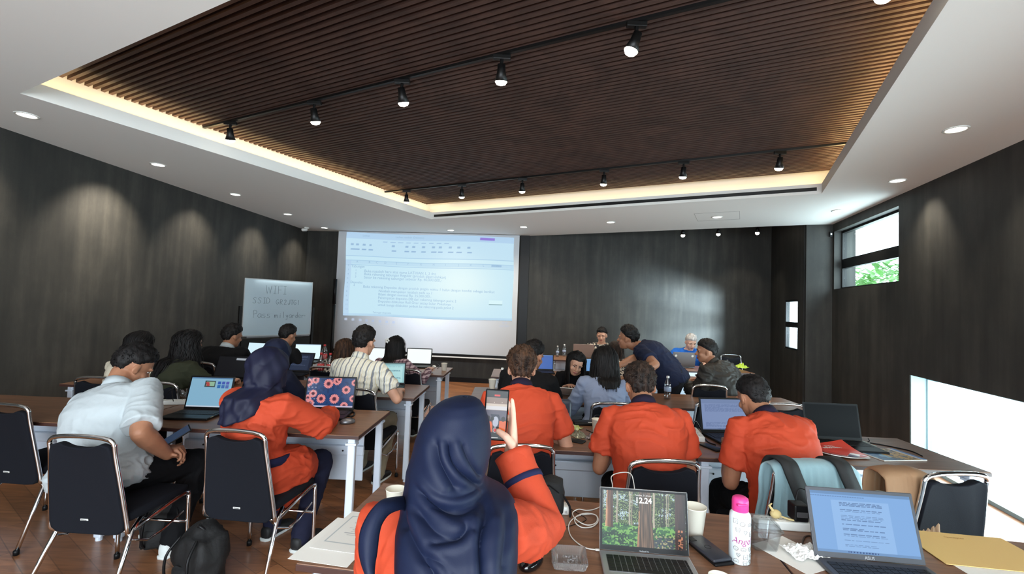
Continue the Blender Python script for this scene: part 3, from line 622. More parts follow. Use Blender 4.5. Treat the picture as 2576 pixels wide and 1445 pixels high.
def laptop(label, loc, yaw, w, d, tilt, fn=None, em=1.0, body=M_BLACKP, kb=KEYM, res=(60, 40), rows=5, bezel=M_BLACKP, lidh=None, brand=None, keys=True, group=None):
    """loc = centre of the hinge on the table"""
    t = thing('laptop', label, 'laptop', loc, yaw, group); lh = lidh or d*.98; z0 = .016
    bm = BM(); boxr(bm, -w/2, w/2, -d, 0, .002, z0, .004); obj('base', bm, body, t)
    kd = d*.46
    if keys:
        bm = BM(); boxr(bm, -w*.44, w*.44, -.03-kd, -.03, z0-.001, z0+.0006); obj('keyboard_well', bm, body if body is not M_SILVER else mat('well_grey', srgb(120, 122, 124), .5), t)
        bm = BM(); n = 14; ph = kd/rows; pw = w*.88/n
        for r_ in range(rows):
            y = -.03-ph*(r_+.5)
            x = -w*.44; k = 0; r2 = random.Random(r_)
            while x < w*.44-.005:
                kw = pw*(1 if 0 < k < 12 else 1.25)
                if r_ == rows-1 and k == 4: kw = pw*5
                kw = min(kw, w*.44-x)
                boxr(bm, x+.0012, x+kw-.0012, y-ph*.43, y+ph*.43, z0+.0006, z0+.0022); x += kw; k += 1
        setp(obj('keyboard', bm, kb, t), kind='stuff')
        bm = BM(); boxr(bm, -w*.16, w*.16, -d+.012, -d+.012+(d-kd-.06)*.85, z0, z0+.0006); obj('touchpad', bm, mat('pad_grey', srgb(96, 97, 100), .35) if body is M_SILVER else body, t)
    R = Matrix.Translation((0, .0, z0-.004)) @ Matrix.Rotation(math.radians(-tilt), 4, 'X')   # local: x, z up along lid
    bm = BM(); vs = boxr(bm, -w/2, w/2, -.002, .005, .004, lh, .003)
    for v in bm.verts: v.co = R @ v.co
    lid = obj('lid', bm, body, t)
    bm = BM(); vs = boxr(bm, -w/2+.002, w/2-.002, -.0032, -.0018, .006, lh-.002)
    for v in bm.verts: v.co = R @ v.co
    obj('bezel', bm, bezel, lid)
    bz = .009 if lh < .215 else .012
    mw = R @ Matrix.Translation((0, -.0036, .5*(.022+lh-bz))) @ Matrix.Rotation(math.radians(90), 4, 'X')
    if fn: picture('screen', fn, w-2*bz, lh-bz-.022, res[0], res[1], lid, mw, em, .25)
    else:
        bm = BM(); vs = boxr(bm, -w/2+bz, w/2-bz, -.0038, -.0034, .022, lh-bz)
        for v in bm.verts: v.co = R @ v.co
        obj('screen', bm, mat('screen_off', srgb(6, 6, 8), .45, spec=.12), lid)
    if brand: text('lettering', brand[0], brand[1], mat('brand_print', srgb(170, 172, 176), .4), lid, R @ Matrix.Translation((0, -.0036, .0075)) @ Matrix.Rotation(math.radians(90), 4, 'X'), .0002, 'CENTER')
    return t, lid, R
def forest(U, V):
    C = np.ones(U.shape+(3,))*rgb(40, 60, 40)
    n = vnoise(U, V, 60, 50, 1); n2 = vnoise(U, V, 22, 26, 2); n3 = vnoise(U, V, 8, 10, 3); n4 = vnoise(U, V, 130, 90, 9)
    sky = np.clip((V-.35)*1.4, 0, 1)*(.35+.8*n3)
    C = C*(1-.0)+0; C = put(C, n2*.6+n*.6 > .62, rgb(96, 122, 70)); C = put(C, (n*.5+n3*.7+sky*.45 > .98) & (V > .4), rgb(190, 215, 232)); C = put(C, (n4 > .62) & (V > .35), rgb(28, 48, 34))
    C = put(C, (n4 < .3) & (V > .4) & (n3 > .4), rgb(150, 176, 120))
    r = random.Random(5)
    for k in range(22):
        x = r.random(); w = r.uniform(.004, .012); c = r.choice([(190, 180, 160), (70, 58, 46), (44, 40, 36), (160, 150, 130)])
        C = put(C, (np.abs(U-x-.004*np.sin(V*9)) < w) & (V > .25+.1*r.random()), rgb(*c), .85)
    gr = V < .38+.03*np.sin(U*9); C = put(C, gr, rgb(46, 104, 58)); C = put(C, gr & (n+n2 > 1.05), rgb(120, 180, 90)); C = put(C, gr & (n+n3 < .75), rgb(24, 62, 44))
    C = put(C, (V < .2) & (U > .6) & (n2 > .3), rgb(58, 70, 78)); C = put(C, (V < .27) & (U > .6) & (n > .7), rgb(170, 165, 120))
    def trunk(x, w, a, b_, s):
        nonlocal C
        q = (U-x)/w; m = np.abs(q) < 1; st = vnoise(U, V, s, 5, 7); shade = .55+.45*st+.25*(-q)
        col = np.stack([a[i]/255*np.clip(shade, .2, 1.3) for i in range(3)], -1); C = np.where((m & (V > b_))[..., None], np.clip(col, 0, 1), C)
    trunk(.055+.02*V, .022, (220, 160, 120), .33, 90); trunk(.10, .03, (120, 76, 52), .32, 80); trunk(.93+.01*V, .062, (70, 44, 40), -1, 60)
    C = put(C, (np.abs(U-.93) < .03) & (V < .35) & (n > .5), rgb(200, 130, 95))
    q = (U-.52)/(.075+.03*(1-V)**2); m = np.abs(q) < 1; st = vnoise(U+q*.02, V, 70, 4, 12); sh = np.clip(.45+.75*st, .25, 1.15)
    C = np.where(m[..., None], np.stack([sh*118/255, sh*92/255, sh*72/255], -1), C); C = put(C, m & (q < -.8) & (V < .65), rgb(190, 140, 100), .8)
    return C
lp, lid, R = laptop('silver laptop showing a forest wallpaper on the nearest table', (atz(1620, 1392, .766)+Vector((0, 0, -.016))), -5, .304, .212, 11, forest, .95, M_SILVER, res=(240, 150), brand=('MacBook Pro', .006))
MT = R @ Matrix.Translation((0, -.0042, .0)) @ Matrix.Rotation(math.radians(90), 4, 'X'); MWH = emis('screen_white', (1, 1, 1), 1.0)
text('lettering', '12.24', .026, MWH, lid, MT @ Matrix.Translation((.0, .163, 0)), .0002, 'CENTER', offset=.0008); text('lettering', 'Tuesday, 21 January', .0075, MWH, lid, MT @ Matrix.Translation((.0, .186, 0)), .0002, 'CENTER')
lp, lid, R = laptop('dark grey laptop showing a text document beside the yellow envelope', (atz(2188, 1412, .766)+Vector((0, 0, -.016))), -6, .358, .235, 17, doc_fn(4, (.2, .78)), .85, mat('slate_grey', srgb(66, 68, 74), .4), res=(200, 130), brand=('ASUS', .014), bezel=MATS['slate_grey'])
def flowers(U, V):
    C = np.ones(U.shape+(3,))*rgb(34, 66, 118); C = put(C, vnoise(U, V, 20, 14, 5) > .6, rgb(24, 44, 84), .5)
    for x, y, r in [(.02, .83, .15), (.16, .92, .13), (.44, .80, .17), (.62, .90, .15), (.83, .60, .15), (.66, .95, .1), (.32, .28, .16), (.60, .28, .17), (.14, .45, .14), (.10, .12, .14), (.82, .05, .14), (1.0, .85, .12), (.04, .3, .12), (.99, .3, .12)]:
        dx = (U-x)*1.6; dy = V-y; d = np.hypot(dx, dy); a = np.arctan2(dy, dx); pet = r*(.75+.25*np.abs(np.cos(a*8)))
        C = put(C, d < pet, rgb(238, 150, 150)); C = put(C, (d < pet) & (np.abs(np.cos(a*8)) < .25), rgb(170, 84, 100), .6); C = put(C, d < r*.42, rgb(110, 54, 74)); C = put(C, d < r*.22, rgb(60, 30, 48))
    C = put(C, (V < .05), rgb(200, 190, 215)); 
    for i in range(3):
        for j in range(7): C = put(C, (np.abs(U-.04-i*.07) < .016) & (np.abs(V-.92+j*.13) < .022), rgb(215, 200, 215), .55)
    return C
hz = Vector((0, 0, -.016))
laptop('black laptop with pink sunflower wallpaper at the right end of the left table', atz(826, 1031, .768)+hz, 4, .375, .26, 13, flowers, .9, res=(180, 110), brand=('acer', .013), lidh=.25)
def deskpage(U, V):
    C = np.ones(U.shape+(3,))*rgb(138, 186, 214); C = put(C, V > .95, rgb(90, 130, 170)); C = put(C, (V < .05), rgb(200, 215, 230))
    C = put(C, (np.abs(U-.47) < .13) & (np.abs(V-.78) < .11), rgb(60, 70, 74)); C = put(C, (np.abs(U-.47) < .10) & (np.abs(V-.78) < .08), rgb(150, 190, 160)); C = put(C, (np.abs(U-.43+.2*(V-.7)) < .04) & (np.abs(V-.77) < .07), rgb(180, 70, 70))
    for i in range(3):
        for j in range(2): C = put(C, (np.abs(U-.69-i*.1) < .042) & (np.abs(V-.83+j*.13) < .052), rgb(46+i*20, 90+j*20, 180))
    return C
laptop('open laptop with product pictures on a pale screen beside the white shirt man', atz(518, 1031, .768)+hz, 2, .32, .25, 16, deskpage, .85, res=(90, 60))
laptop('laptop with a teal-white page in front of the striped-shirt man', atz(975, 968, .768)+hz, 10, .34, .23, 12, doc_fn(9, (.05, .95), (150, 200, 205), (176, 222, 224), (70, 120, 140)), .9, res=(60, 40))
laptop('dim black laptop with blueish menu screen behind the woman in hijab', atz(742, 936, .768)+hz, 0, .36, .24, 25, doc_fn(3, (.1, .9), (34, 44, 70), (52, 66, 96), (130, 150, 190)), .5, res=(60, 40))
laptop('half-open grey laptop with dark screen in front of the olive-jacket woman', atz(577, 952, .768)+hz, -4, .36, .24, 20, lambda U, V: put(np.ones(U.shape+(3,))*rgb(26, 27, 32), (V > .85) & (U > .55) & (V < .93), rgb(200, 210, 220)), .6, res=(60, 40), kb=M_GREY)
laptop('bright white laptop screen in front of the big man in black', atz(648, 903, .768)+hz, -6, .35, .23, 12, lum_fn((214, 240, 250)), 1.0, res=(20, 14))
laptop('bright white laptop screen beside the man in the black polo', atz(772, 906, .768)+hz, 8, .35, .23, 12, lum_fn((222, 246, 252), (160, 190, 220)), 1.05, res=(20, 14))
laptop('bright screen peeking between the striped shirt and long-haired woman', atz(939, 914, .768)+hz, 0, .34, .22, 12, lum_fn((240, 248, 250)), 1.05, res=(20, 14))
laptop('bright white laptop in front of the woman in the plaid shirt', atz(1053, 918, .768)+hz, 3, .34, .23, 14, lum_fn((238, 246, 244)), 1.1, res=(20, 14))
laptop('laptop with a blue browser window, mostly behind the curly-haired orange man', atz(1322, 1018, .768)+hz, 0, .36, .24, 14, lambda U, V: put(put(np.ones(U.shape+(3,))*rgb(196, 206, 250), V > .78, rgb(60, 80, 140)), np.abs(V-.88) < .02, rgb(200, 210, 240)), .9, res=(30, 30))
laptop('blue-lit laptop behind the man in black by the projection screen', atz(1360, 932, .768)+hz, 0, .34, .22, 12, lum_fn((70, 110, 190), (150, 190, 240)), .8, res=(20, 14))
laptop('narrow bright screen between the dark-haired woman face and the grey blazer', atz(1486, 942, .768)+hz, 30, .30, .21, 12, lum_fn((110, 160, 215), (200, 225, 245)), .9, res=(20, 14))
laptop('open laptop with white palm rest under the leaning woman', atz(1448, 992, .768)+hz, 165, .32, .22, 65, lum_fn((120, 130, 150)), .5, M_WHITEP, res=(20, 14))
laptop('closed-angle dark laptop lid left of the middle orange man', atz(1560, 1030, .768)+hz, 0, .34, .22, 30, None, 1, res=(20, 14))
laptop('laptop with pale blue screen beside the right orange man', atz(1826, 1088, .768)+hz, 6, .36, .245, 12, doc_fn(8, (.0, 1.0), (128, 148, 190), (140, 160, 204), (110, 130, 175), False), .75, res=(60, 40))
laptop('black laptop with switched off screen between the right orange man and the window', atz(2098, 1106, .768)+hz, -4, .37, .25, 12, None, 1, res=(20, 14), body=M_BLACKP)
t, lid, R = laptop('grey laptop lid with round stickers before the blue polo man', atz(1718, 923, .768)+hz, 182, .36, .24, 14, lum_fn((190, 200, 215)), .8, M_GREY, res=(20, 14))
for x in (-.125, .13):
    bm = BM(); lathe(bm, [(.018, 0), (.018, .0008)], 16); mm = R @ Matrix.Translation((x, .0054, .18)) @ Matrix.Rotation(math.radians(-90), 4, 'X')
    for v in bm.verts: v.co = mm @ v.co
    obj('sticker', bm, M_WHITEP, lid)
laptop('pinkish silver laptop lid before the batik man', atz(1467, 897, .768)+hz, 176, .36, .24, 20, lum_fn((190, 200, 215)), .8, mat('rose_silver', srgb(158, 140, 132), .4, metal=.3), res=(20, 14))
# ---------------------------------------------------------------- small things
def papercup(px, py, label, z=.75, s=1.0, fill=None):
    """px,py = centre of the cup's foot"""
    p = atz(px, py, z); t = thing('paper_cup', label, 'cup', p, 0, 'paper cups on the tables'); bm = BM()
    lathe(bm, [(.002, .004), (.027*s, .004), (.027*s, 0), (.028*s, .001), (.0385*s, .092*s), (.0400*s, .093*s), (.0400*s, .096*s), (.0375*s, .095*s), (.0265*s, .008), (.002, .007)], 28)
    obj('cup_body', bm, mat('paper_cup_cream', srgb(226, 222, 208), .7), t, True); return t
papercup(1746, 1345, 'large white paper cup behind the forest laptop', s=1.12)
papercup(993, 1290, 'white paper cup half hidden by the navy headscarf, rim visible', s=1.0)
papercup(1810, 1520, 'white cup rim at the bottom edge beside the bottle', s=.82)
papercup(1502, 1090, 'paper cup beside the left sleeve of the middle orange man')
papercup(575, 1040, 'paper cup next to the sleeve of the woman in orange')
papercup(1117, 933, 'small paper cup on the front-row table beside the black mouse')
papercup(1238, 978, 'paper cup at the left end of the third-row table')
def bottle(px, py, label, kind='water', s=1.0):
    p = atz(px, py, .75); t = thing('plastic_bottle', label, 'bottle', p, 0, 'plastic drink bottles')
    bm = BM(); pf = [(.004, .004), (.026, .0), (.031, .006), (.031, .05), (.029, .06), (.031, .07), (.031, .11), (.029, .118), (.031, .125), (.030, .14), (.012, .185), (.0115, .196)]
    lathe(bm, [(r*s, z*s) for r, z in pf], 20); obj('bottle_body', bm, M_WATERB, t, True)
    bm = BM(); lathe(bm, [(.013*s, .192*s), (.014*s, .194*s), (.014*s, .209*s), (.012*s, .212*s)], 16); obj('cap', bm, mat('red_plastic', srgb(190, 50, 50), .4) if kind == 'red' else M_WHITEP, t, True)
    bm = BM(); z0, z1 = (.04, .105) if kind == 'red' else (.07, .11)
    lathe(bm, [(.0305*s, z0*s), (.0318*s, z0*s), (.0318*s, z1*s), (.0305*s, z1*s)], 20); lab = obj('wrapper', bm, mat('red_label', srgb(205, 74, 76), .5) if kind == 'red' else mat('clear_label', srgb(150, 165, 190), .5), t, True)
    if kind == 'red':
        bm = BM()
        for k in range(5): tube(bm, [(-.02*s+.01*k*s, -math.sqrt(max(.0322**2-(-.02+.01*k)**2, 0))*s, (.05+.01*(k % 2))*s), (-.016*s+.01*k*s, -math.sqrt(max(.0322**2-(-.016+.01*k)**2, 0))*s, .09*s)], .0018, 5)
        obj('label_mark', bm, M_WHITEP, lab)
    return t
bottle(815, 913, 'red capped bottle standing farthest of three, alone beside the batik woman', 'red', 1.15)
bottle(806, 942, 'red capped bottle, left of the pair before the striped shirt', 'red', 1.15)
bottle(829, 943, 'red capped bottle, right of the pair before the striped shirt', 'red', 1.15)
bottle(527, 935, 'clear water bottle before the olive-jacket woman', 'water', .9)
bottle(1262, 978, 'clear water bottle beside the paper cup left of the curly-haired man')
bottle(1679, 1004, 'clear water bottle right of the middle orange man head', 'water', 1.05)
bottle(1419, 897, 'clear water bottle on the alcove table, left of the batik man laptop')
bottle(1402, 898, 'slim clear bottle at the left end of the alcove table', 'water', .9)
def mouse(px, py, yaw, label, m, s=1.0):
    p = atz(px, py, .75); t = thing('computer_mouse', label, 'mouse', p, yaw); bm = BM(); ell(bm, (0, 0, .012*s), (.030*s, .052*s, .024*s), None, 20)
    for v in bm.verts: v.co.z = max(v.co.z, .001)
    obj('shell', bm, m, t, True); bm = BM(); tube(bm, [(0, .045*s, .023*s), (0, .022*s, .0345*s)], .0035*s, 8); obj('scroll_wheel', bm, M_BLACKP, t, True)
    bm = BM(); tube(bm, [(-.0285*s, -.02*s, .011*s), (-.0295*s, .01*s, .014*s), (-.02*s, .04*s, .012*s)], .003*s, 6); obj('side_trim', bm, M_GREY, t, True); return t
mouse(1336, 1424, -35, 'shiny black mouse under the raised orange sleeve', mat('gloss_black', srgb(12, 12, 14), .12, coat=.5), 1.1)
mouse(874, 1066, -60, 'grey mouse beside the sunflower laptop', M_GREY)
mouse(983, 988, 20, 'small black mouse at the hand of the striped-shirt man', M_BLACKP, .9)
mouse(1092, 925, 30, 'small white mouse under the hand of the plaid-shirt woman', M_WHITEP, .8)
def cable(name, label, pts, r, m, parent=None):
    bm = BM(); tube(bm, bez(pts, 6), r, 6); o = obj(name, bm, m, parent, True)
    if label: setp(o, label, 'cable')
    return o
def T(px, py, z=.7535): return atz(px, py, z)
cable('charging_cable', 'white charging cable coiled left of the forest laptop', [T(1502, 1384, .757), T(1470, 1378), T(1440, 1355), T(1430, 1330), T(1437, 1310), T(1460, 1297), T(1495, 1295, .756), T(1505, 1310, .756), T(1492, 1325, .756), T(1465, 1328), T(1447, 1315, .758), T(1450, 1300, .758), T(1475, 1292, .758), T(1500, 1298, .76), T(1500, 1315, .76), T(1478, 1322, .76), T(1452, 1310, .76), T(1440, 1292, .758), T(1455, 1282, .757), T(1475, 1285), T(1495, 1282), T(1515, 1270), T(1540, 1230, .81), T(1538, 1200, .85), T(1560, 1190, .86), T(1585, 1192, .86), T(1594, 1215, .83), T(1600, 1270, .76)], .0022, M_WHITEP)
p = T(1506, 1384, .757); bm = BM(); box(bm, p+Vector((-.004, 0, 0)), (.016, .009, .006), None, .002); setp(obj('magnetic_plug', bm, M_WHITEP), 'small white plug in the left side of the forest laptop', 'plug')
def adapter(px, py, yaw, label):
    t = thing('phone_charger', label, 'charger', T(px, py, .75), yaw); bm = BM(); boxr(bm, -.02, .02, -.028, .028, 0, .035, .006); obj('case', bm, M_WHITEP, t, True)
    for x in (-.009, .009): bm = BM(); tube(bm, [(x, -.028, .018), (x, -.046, .018)], .0025, 8); obj('prong', bm, M_SILVER, t, True)
adapter(1419, 1290, -8, 'white phone charger plug with two prongs beside the black pouch')
cable('cable', 'thin grey cord looping above the white charger plug', [T(1372, 1248, .78), T(1385, 1240, .80), T(1405, 1248, .79), T(1418, 1270, .775)], .0018, M_WHITEP)
cable('cable', 'thin black cord on the near table under the white coil', [T(1410, 1330), T(1440, 1322), T(1475, 1308), T(1450, 1290), T(1425, 1275)], .0015, M_BLACKP)
# glass ashtray
t = thing('glass_ashtray', 'square ribbed glass ashtray on the near table left of the forest laptop', 'ashtray', T(1431, 1418, .75), -4)
bm = BM(); n = 4; rings = []
def sqring(h, z, k=28):
    o = []
    for i in range(4):
        for j in range(k):
            a = -h+2*h*j/k; w = 1+.025*(j % 2); o.append([Vector((a, -h*w, z)), Vector((h*w, a, z)), Vector((-a, h*w, z)), Vector((-h*w, -a, z))][i])
    return o
rings = [sqring(.044, 0), sqring(.050, .006), sqring(.058, .030), sqring(.0545, .031), sqring(.040, .012), sqring(.036, .008)]
ringmesh(bm, rings); obj('bowl', bm, mat('cut_glass', (.93, .93, .93), .05, trans=.9, spec=.7), t)
bm = BM(); rd = random.Random(2)
for k in range(46): ell(bm, (rd.uniform(-.03, .03), rd.uniform(-.03, .03), .0095), (.004, .003, .003), None, 6)
setp(obj('pressed_pattern', bm, MATS['cut_glass'], t, True), kind='stuff')
# phones stacked, right of the forest laptop
def slab(name, label, cat, p, yaw, w, d, h, m, z=0, group=None):
    t = thing(name, label, cat, Vector(p)+Vector((0, 0, z)), yaw, group); bm = BM(); boxr(bm, -w/2, w/2, -d/2, d/2, 0, h, min(h, w)*.4); obj('case', bm, m, t, True); return t
pp = T(1780, 1392, .75)
slab('smartphone', 'black smartphone, lower of the two stacked beside the pink capped bottle', 'phone', pp+Vector((.006, -.006, 0)), 13, .076, .158, .010, M_BLACKP)
t = slab('smartphone', 'dark grey smartphone, upper of the two stacked beside the pink capped bottle', 'phone', pp, 15, .076, .158, .011, mat('graphite', srgb(48, 50, 58), .35), .0102)
bm = BM(); boxr(bm, -.034, -.010, .045, .074, .011, .0125, .001); obj('camera_bump', bm, M_BLACKP, t); bm = BM(); tube(bm, arc((0, 0, .0112), (1, 0, 0), (0, 1, 0), .011, 0, 360, 20)[:-1], .0008, 5, loop=True); obj('ring_mark', bm, M_BLACKP, t)
slab('smartphone', 'black phone lying on the table by the elbow of the curly-haired man', 'phone', T(1442, 1110, .75), 60, .07, .15, .009, M_BLACKP)
slab('smartphone', 'black phone at the fingertips of the right orange man', 'phone', T(1790, 1128, .75), 20, .07, .15, .009, M_BLACKP)
# bottle with pink cap
pb = T(1860, 1412, .75); t = thing('drinking_bottle', 'white drinking bottle with doodles and a pink flip cap', 'bottle', pb, 0); bm = BM()
lathe(bm, [(.002, .001), (.031, 0), (.0345, .004), (.0345, .150), (.0325, .163), (.025, .172), (.0245, .176)], 40); body = obj('bottle_body', bm, mat('white_enamel', srgb(226, 236, 240), .25, coat=.3), t, True)
bm = BM(); lathe(bm, [(.0250, .171), (.0268, .173), (.0268, .203), (.025, .214), (.018, .219), (.002, .220)], 32); box(bm, (-.006, -.024, .199), (.034, .014, .009), None, .004); obj('flip_cap', bm, mat('hot_pink', srgb(226, 62, 140), .4), t, True)
def onbottle(u, z, r=.0348): a = -math.pi/2+u/.0345; return Vector((r*math.cos(a), r*math.sin(a), z))
cu = text('lettering', 'Angel', .030, mat('magenta_ink', srgb(200, 60, 160), .5), body, Matrix.Identity(4), .0002, 'CENTER', .25)
for v in cu.data.vertices: v.co = onbottle(v.co.x-.008, .072+v.co.y)
bm = BM(); rd = random.Random(8); mk = mat('doodle_ink', srgb(105, 96, 92), .6); mk2 = mat('doodle_brown', srgb(180, 150, 110), .6)
def doodle(bm, u, z, kind, s):
    sh = {0: [(-1, -1), (1, -1), (1, 1), (-1, 1), (-1, -1)], 1: [(math.cos(a)*1.1, math.sin(a)*.9) for a in np.linspace(0, 6.28, 12)], 2: [(-1, -.6), (1, -.6), (1.1, .3), (0, .9), (-1.1, .3), (-1, -.6)], 3: [(-1, .6), (-.7, -1), (.7, -1), (1, .6), (-1, .6)], 4: [(0, -1), (-.9, .2), (-.5, .8), (0, .4), (.5, .8), (.9, .2), (0, -1)]}[kind]
    tube(bm, [onbottle(u+x*s, z+y*s) for x, y in sh], .0008, 4); tube(bm, [onbottle(u-.5*s, z), onbottle(u+.5*s, z+.1*s)], .0005, 4); tube(bm, [onbottle(u-.3*s, z-.35*s), onbottle(u+.3*s, z-.35*s)], .0005, 4)
for k, (u, z) in enumerate([(-.030, .145), (-.008, .138), (.02, .135), (-.022, .118), (.002, .112), (.026, .104), (-.028, .055), (-.004, .055), (.022, .056), (-.020, .035), (.004, .030), (.026, .034), (-.026, .015), (.002, .011), (.022, .014)]): doodle(bm, u, z, k % 5, .0072)
setp(obj('doodles', bm, mk, body), kind='stuff')
# clear lunch box
t = thing('clear_container', 'empty clear plastic food box with hinged lid beside the drinking bottle', 'container', T(1915, 1375, .75), -6); bm = BM()
rings = [[Vector((x*w, y*w, z)) for x, y in ((-1, -1), (-.9, -1.05), (.9, -1.05), (1, -1), (1, 1), (.9, 1.05), (-.9, 1.05), (-1, 1))] for w, z in ((.036, .001), (.040, .01), (.048, .072), (.054, .073), (.054, .076), (.047, .075), (.038, .011), (.034, .004))]
ringmesh(bm, rings); obj('tub', bm, M_CLEAR, t)
bm = BM(); rings = [[Vector((x*w, y*w, z)) for x, y in ((-1, -1), (-.9, -1.05), (.9, -1.05), (1, -1), (1, 1), (.9, 1.05), (-.9, 1.05), (-1, 1))] for w, z in ((.0545, .077), (.055, .080), (.048, .082), (.043, .098), (.038, .100))]; ringmesh(bm, rings); obj('lid', bm, M_CLEAR, t)
# papers
def paper(name, label, cat, c, yaw, w, h, m, z=.7508, th=.0008, curl=0, fn=None):
    t = thing(name, label, cat, (c[0], c[1], z), yaw); bm = BM(); n = 14; vs = {}
    for i in range(n+1):
        for j in range(n+1):
            u, v = i/n-.5, j/n-.5; vs[i, j] = bm.verts.new((u*w, v*h, max(0, curl*(abs(u+v)-.3))**1.5))
    for i in range(n):
        for j in range(n): bm.faces.new((vs[i, j], vs[i+1, j], vs[i+1, j+1], vs[i, j+1]))
    o = obj('sheet', bm, m, t); md = o.modifiers.new('thick', 'SOLIDIFY'); md.thickness = th; md.offset = 1
    if fn: picture('printed_face', fn, w*.998, h*.998, 80, 100, t, Matrix.Translation((0, 0, th+.0004)), 0, .35, lambda U, V, X, Y, Z: (X, Y, np.maximum(0, curl*(np.abs(U-.5+V-.5)-.3))**1.5))
    return t
def cert(U, V):
    C = np.ones(U.shape+(3,))*rgb(232, 230, 224); m = (np.abs(U-.5) < .40) & (np.abs(V-.52) < .36); m2 = (np.abs(U-.5) < .37) & (np.abs(V-.52) < .335); C = put(C, m & ~m2, rgb(176, 184, 186))
    for k in range(9): C = put(C, (np.abs(V-.74+k*.045) < .006) & (np.abs(U-.5) < .16+.06*math.sin(k*2)), rgb(150, 152, 158), .7)
    return C
pa = T(882, 1350, .75); paper('paper_sheet', 'white blank sheet lying under the certificate at the near table left end', 'paper', (pa.x-.02, pa.y-.03), -10, .21, .297, M_PAPER)
paper('certificate', 'printed certificate sheet on the left end of the nearest table', 'paper', (pa.x+.02, pa.y+.03), -10, .21, .28, M_PAPER, .753, fn=cert)
pe = T(2440, 1388, .75)
paper('paper_sheet', 'white sheet with green edge under the yellow envelope', 'paper', (pe.x-.01, pe.y-.075), -2, .30, .21, M_PAPER, .7508)
t = paper('manila_envelope', 'large yellow envelope on the near table at the right edge', 'envelope', (pe.x+.02, pe.y+.0), -8, .38, .26, mat('manila', srgb(226, 190, 122), .7, bump=(12, .2, .004)), .753, .002)
text('lettering', 'Qanepter', .018, mat('envelope_ink', srgb(190, 150, 90), .7), t, Matrix.Translation((-.04, .085, .0028)), .0001)
ps = T(2010, 1400, .75); paper('paper_sheet', 'plain white sheet between the clear box and the document laptop', 'paper', (ps.x-.01, ps.y+.01), 24, .17, .21, M_PAPER)
# crumpled tissue
bm = BM(); n = 22; vs = {}; 
for i in range(n+1):
    for j in range(n+1):
        u, v = i/n-.5, j/n-.5; z = .008+.028*abs(noise.noise(Vector((u*7, v*7, 3))))*max(0, 1-(u*u+v*v)*3)+.012*abs(noise.noise(Vector((u*16, v*16, 1)))); vs[i, j] = bm.verts.new((u*.13+.01*noise.noise(Vector((v*4, 1, 1))), v*.10+.02*noise.noise(Vector((u*4, 5, 1))), z))
for i in range(n):
    for j in range(n): bm.faces.new((vs[i, j], vs[i+1, j], vs[i+1, j+1], vs[i, j+1]))
o = obj('crumpled_tissue', bm, mat('tissue', srgb(238, 238, 236), .9)); o.location = T(2026, 1396, .7525); o.modifiers.new('s', 'SOLIDIFY').thickness = .002; setp(o, 'crumpled white tissue lying on the sheet left of the document laptop', 'tissue')
# power strips
def powerstrip(c, yaw, L, label, n=4, z=.75):
    t = thing('power_strip', label, 'power strip', (c[0], c[1], z), yaw); bm = BM(); boxr(bm, -L/2, L/2, -.027, .027, 0, .035, .006); obj('housing', bm, M_WHITEP, t)
    for k in range(n):
        x = -L/2+L*(k+.5)/n; bm = BM(); lathe(bm, [(.019, .035), (.019, .0365), (.016, .0365), (.015, .0355), (.001, .0355)], 20, (x, 0, 0)); so_ = obj('socket', bm, M_WHITEP, t)
        for q in (-.009, .009): bm = BM(); lathe(bm, [(.0025, .0356), (.0025, .0362)], 8, (x+q, 0, 0)); obj('hole', bm, M_BLACKP, so_)
    return t
q = T(1985, 1330, .75); powerstrip(q, -4, .26, 'white power strip behind the document laptop with a black adapter plugged in', 4)
t = thing('black_adapter', 'bulky black power adapter plugged into the near white power strip', 'adapter', (q.x+.035, q.y, .787), -4); bm = BM(); boxr(bm, -.028, .028, -.03, .03, 0, .065, .006); obj('case', bm, M_BLACKP, t); bm = BM(); boxr(bm, -.02, .02, -.034, -.03, .02, .04, .001); obj('plate', bm, M_GREY, t)
bm = BM(); tube(bm, bez([(0, .02, .06), (.02, .03, .11), (.05, .0, .10), (.07, -.02, .04), (.08, -.06, .0), (.09, -.09, -.034)], 5), .0022, 6); obj('cord', bm, M_BLACKP, t, True)
t = thing('garlic_charm', 'small beige knotted pouch lying on the near power strip', 'pouch', (q.x-.055, q.y, .787), 0); bm = BM(); ell(bm, (0, 0, .018), (.022, .018, .017)); tube(bm, [(-.01, .0, .03), (-.02, .01, .045), (-.005, .02, .05)], [.006, .005, .003], 8); obj('pouch_body', bm, mat('beige_cloth', srgb(206, 184, 130), .8, bump=(60, .4)), t, True); bm = BM(); tube(bm, bez([(.02, 0, .01), (.045, -.01, .004), (.06, -.02, .004)], 4), .004, 6); obj('string', bm, MATS['beige_cloth'], t, True)
cable('cable', 'short looped dark cord left of the document laptop corner', [T(2017, 1372), T(2024, 1352), T(2040, 1350), T(2044, 1368), T(2030, 1380), T(2020, 1372)], .003, mat('brown_cord', srgb(60, 40, 30), .6))
q = T(436, 1018, .75); powerstrip(q, 14, .34, 'white power strip beside the drinking glass on the left table', 5)
q = T(1752, 1100, .75); powerstrip(q, 80, .26, 'white power strip right of the middle orange man sleeve', 4)
# drinking glass
t = thing('drinking_glass', 'short clear glass behind the left power strip', 'glass', T(462, 1003, .75)); bm = BM(); lathe(bm, [(.002, .001), (.03, 0), (.034, .075), (.032, .075), (.028, .006), (.002, .005)], 24); obj('tumbler', bm, M_CLEAR, t, True)
cable('cable', 'black plug and cord standing on the left power strip', [T(436, 1010, .79), T(433, 985, .83), T(440, 975, .86), T(425, 985, .85), T(415, 1000, .80), T(420, 1008, .757), T(400, 1008, .756)], .003, M_BLACKP)
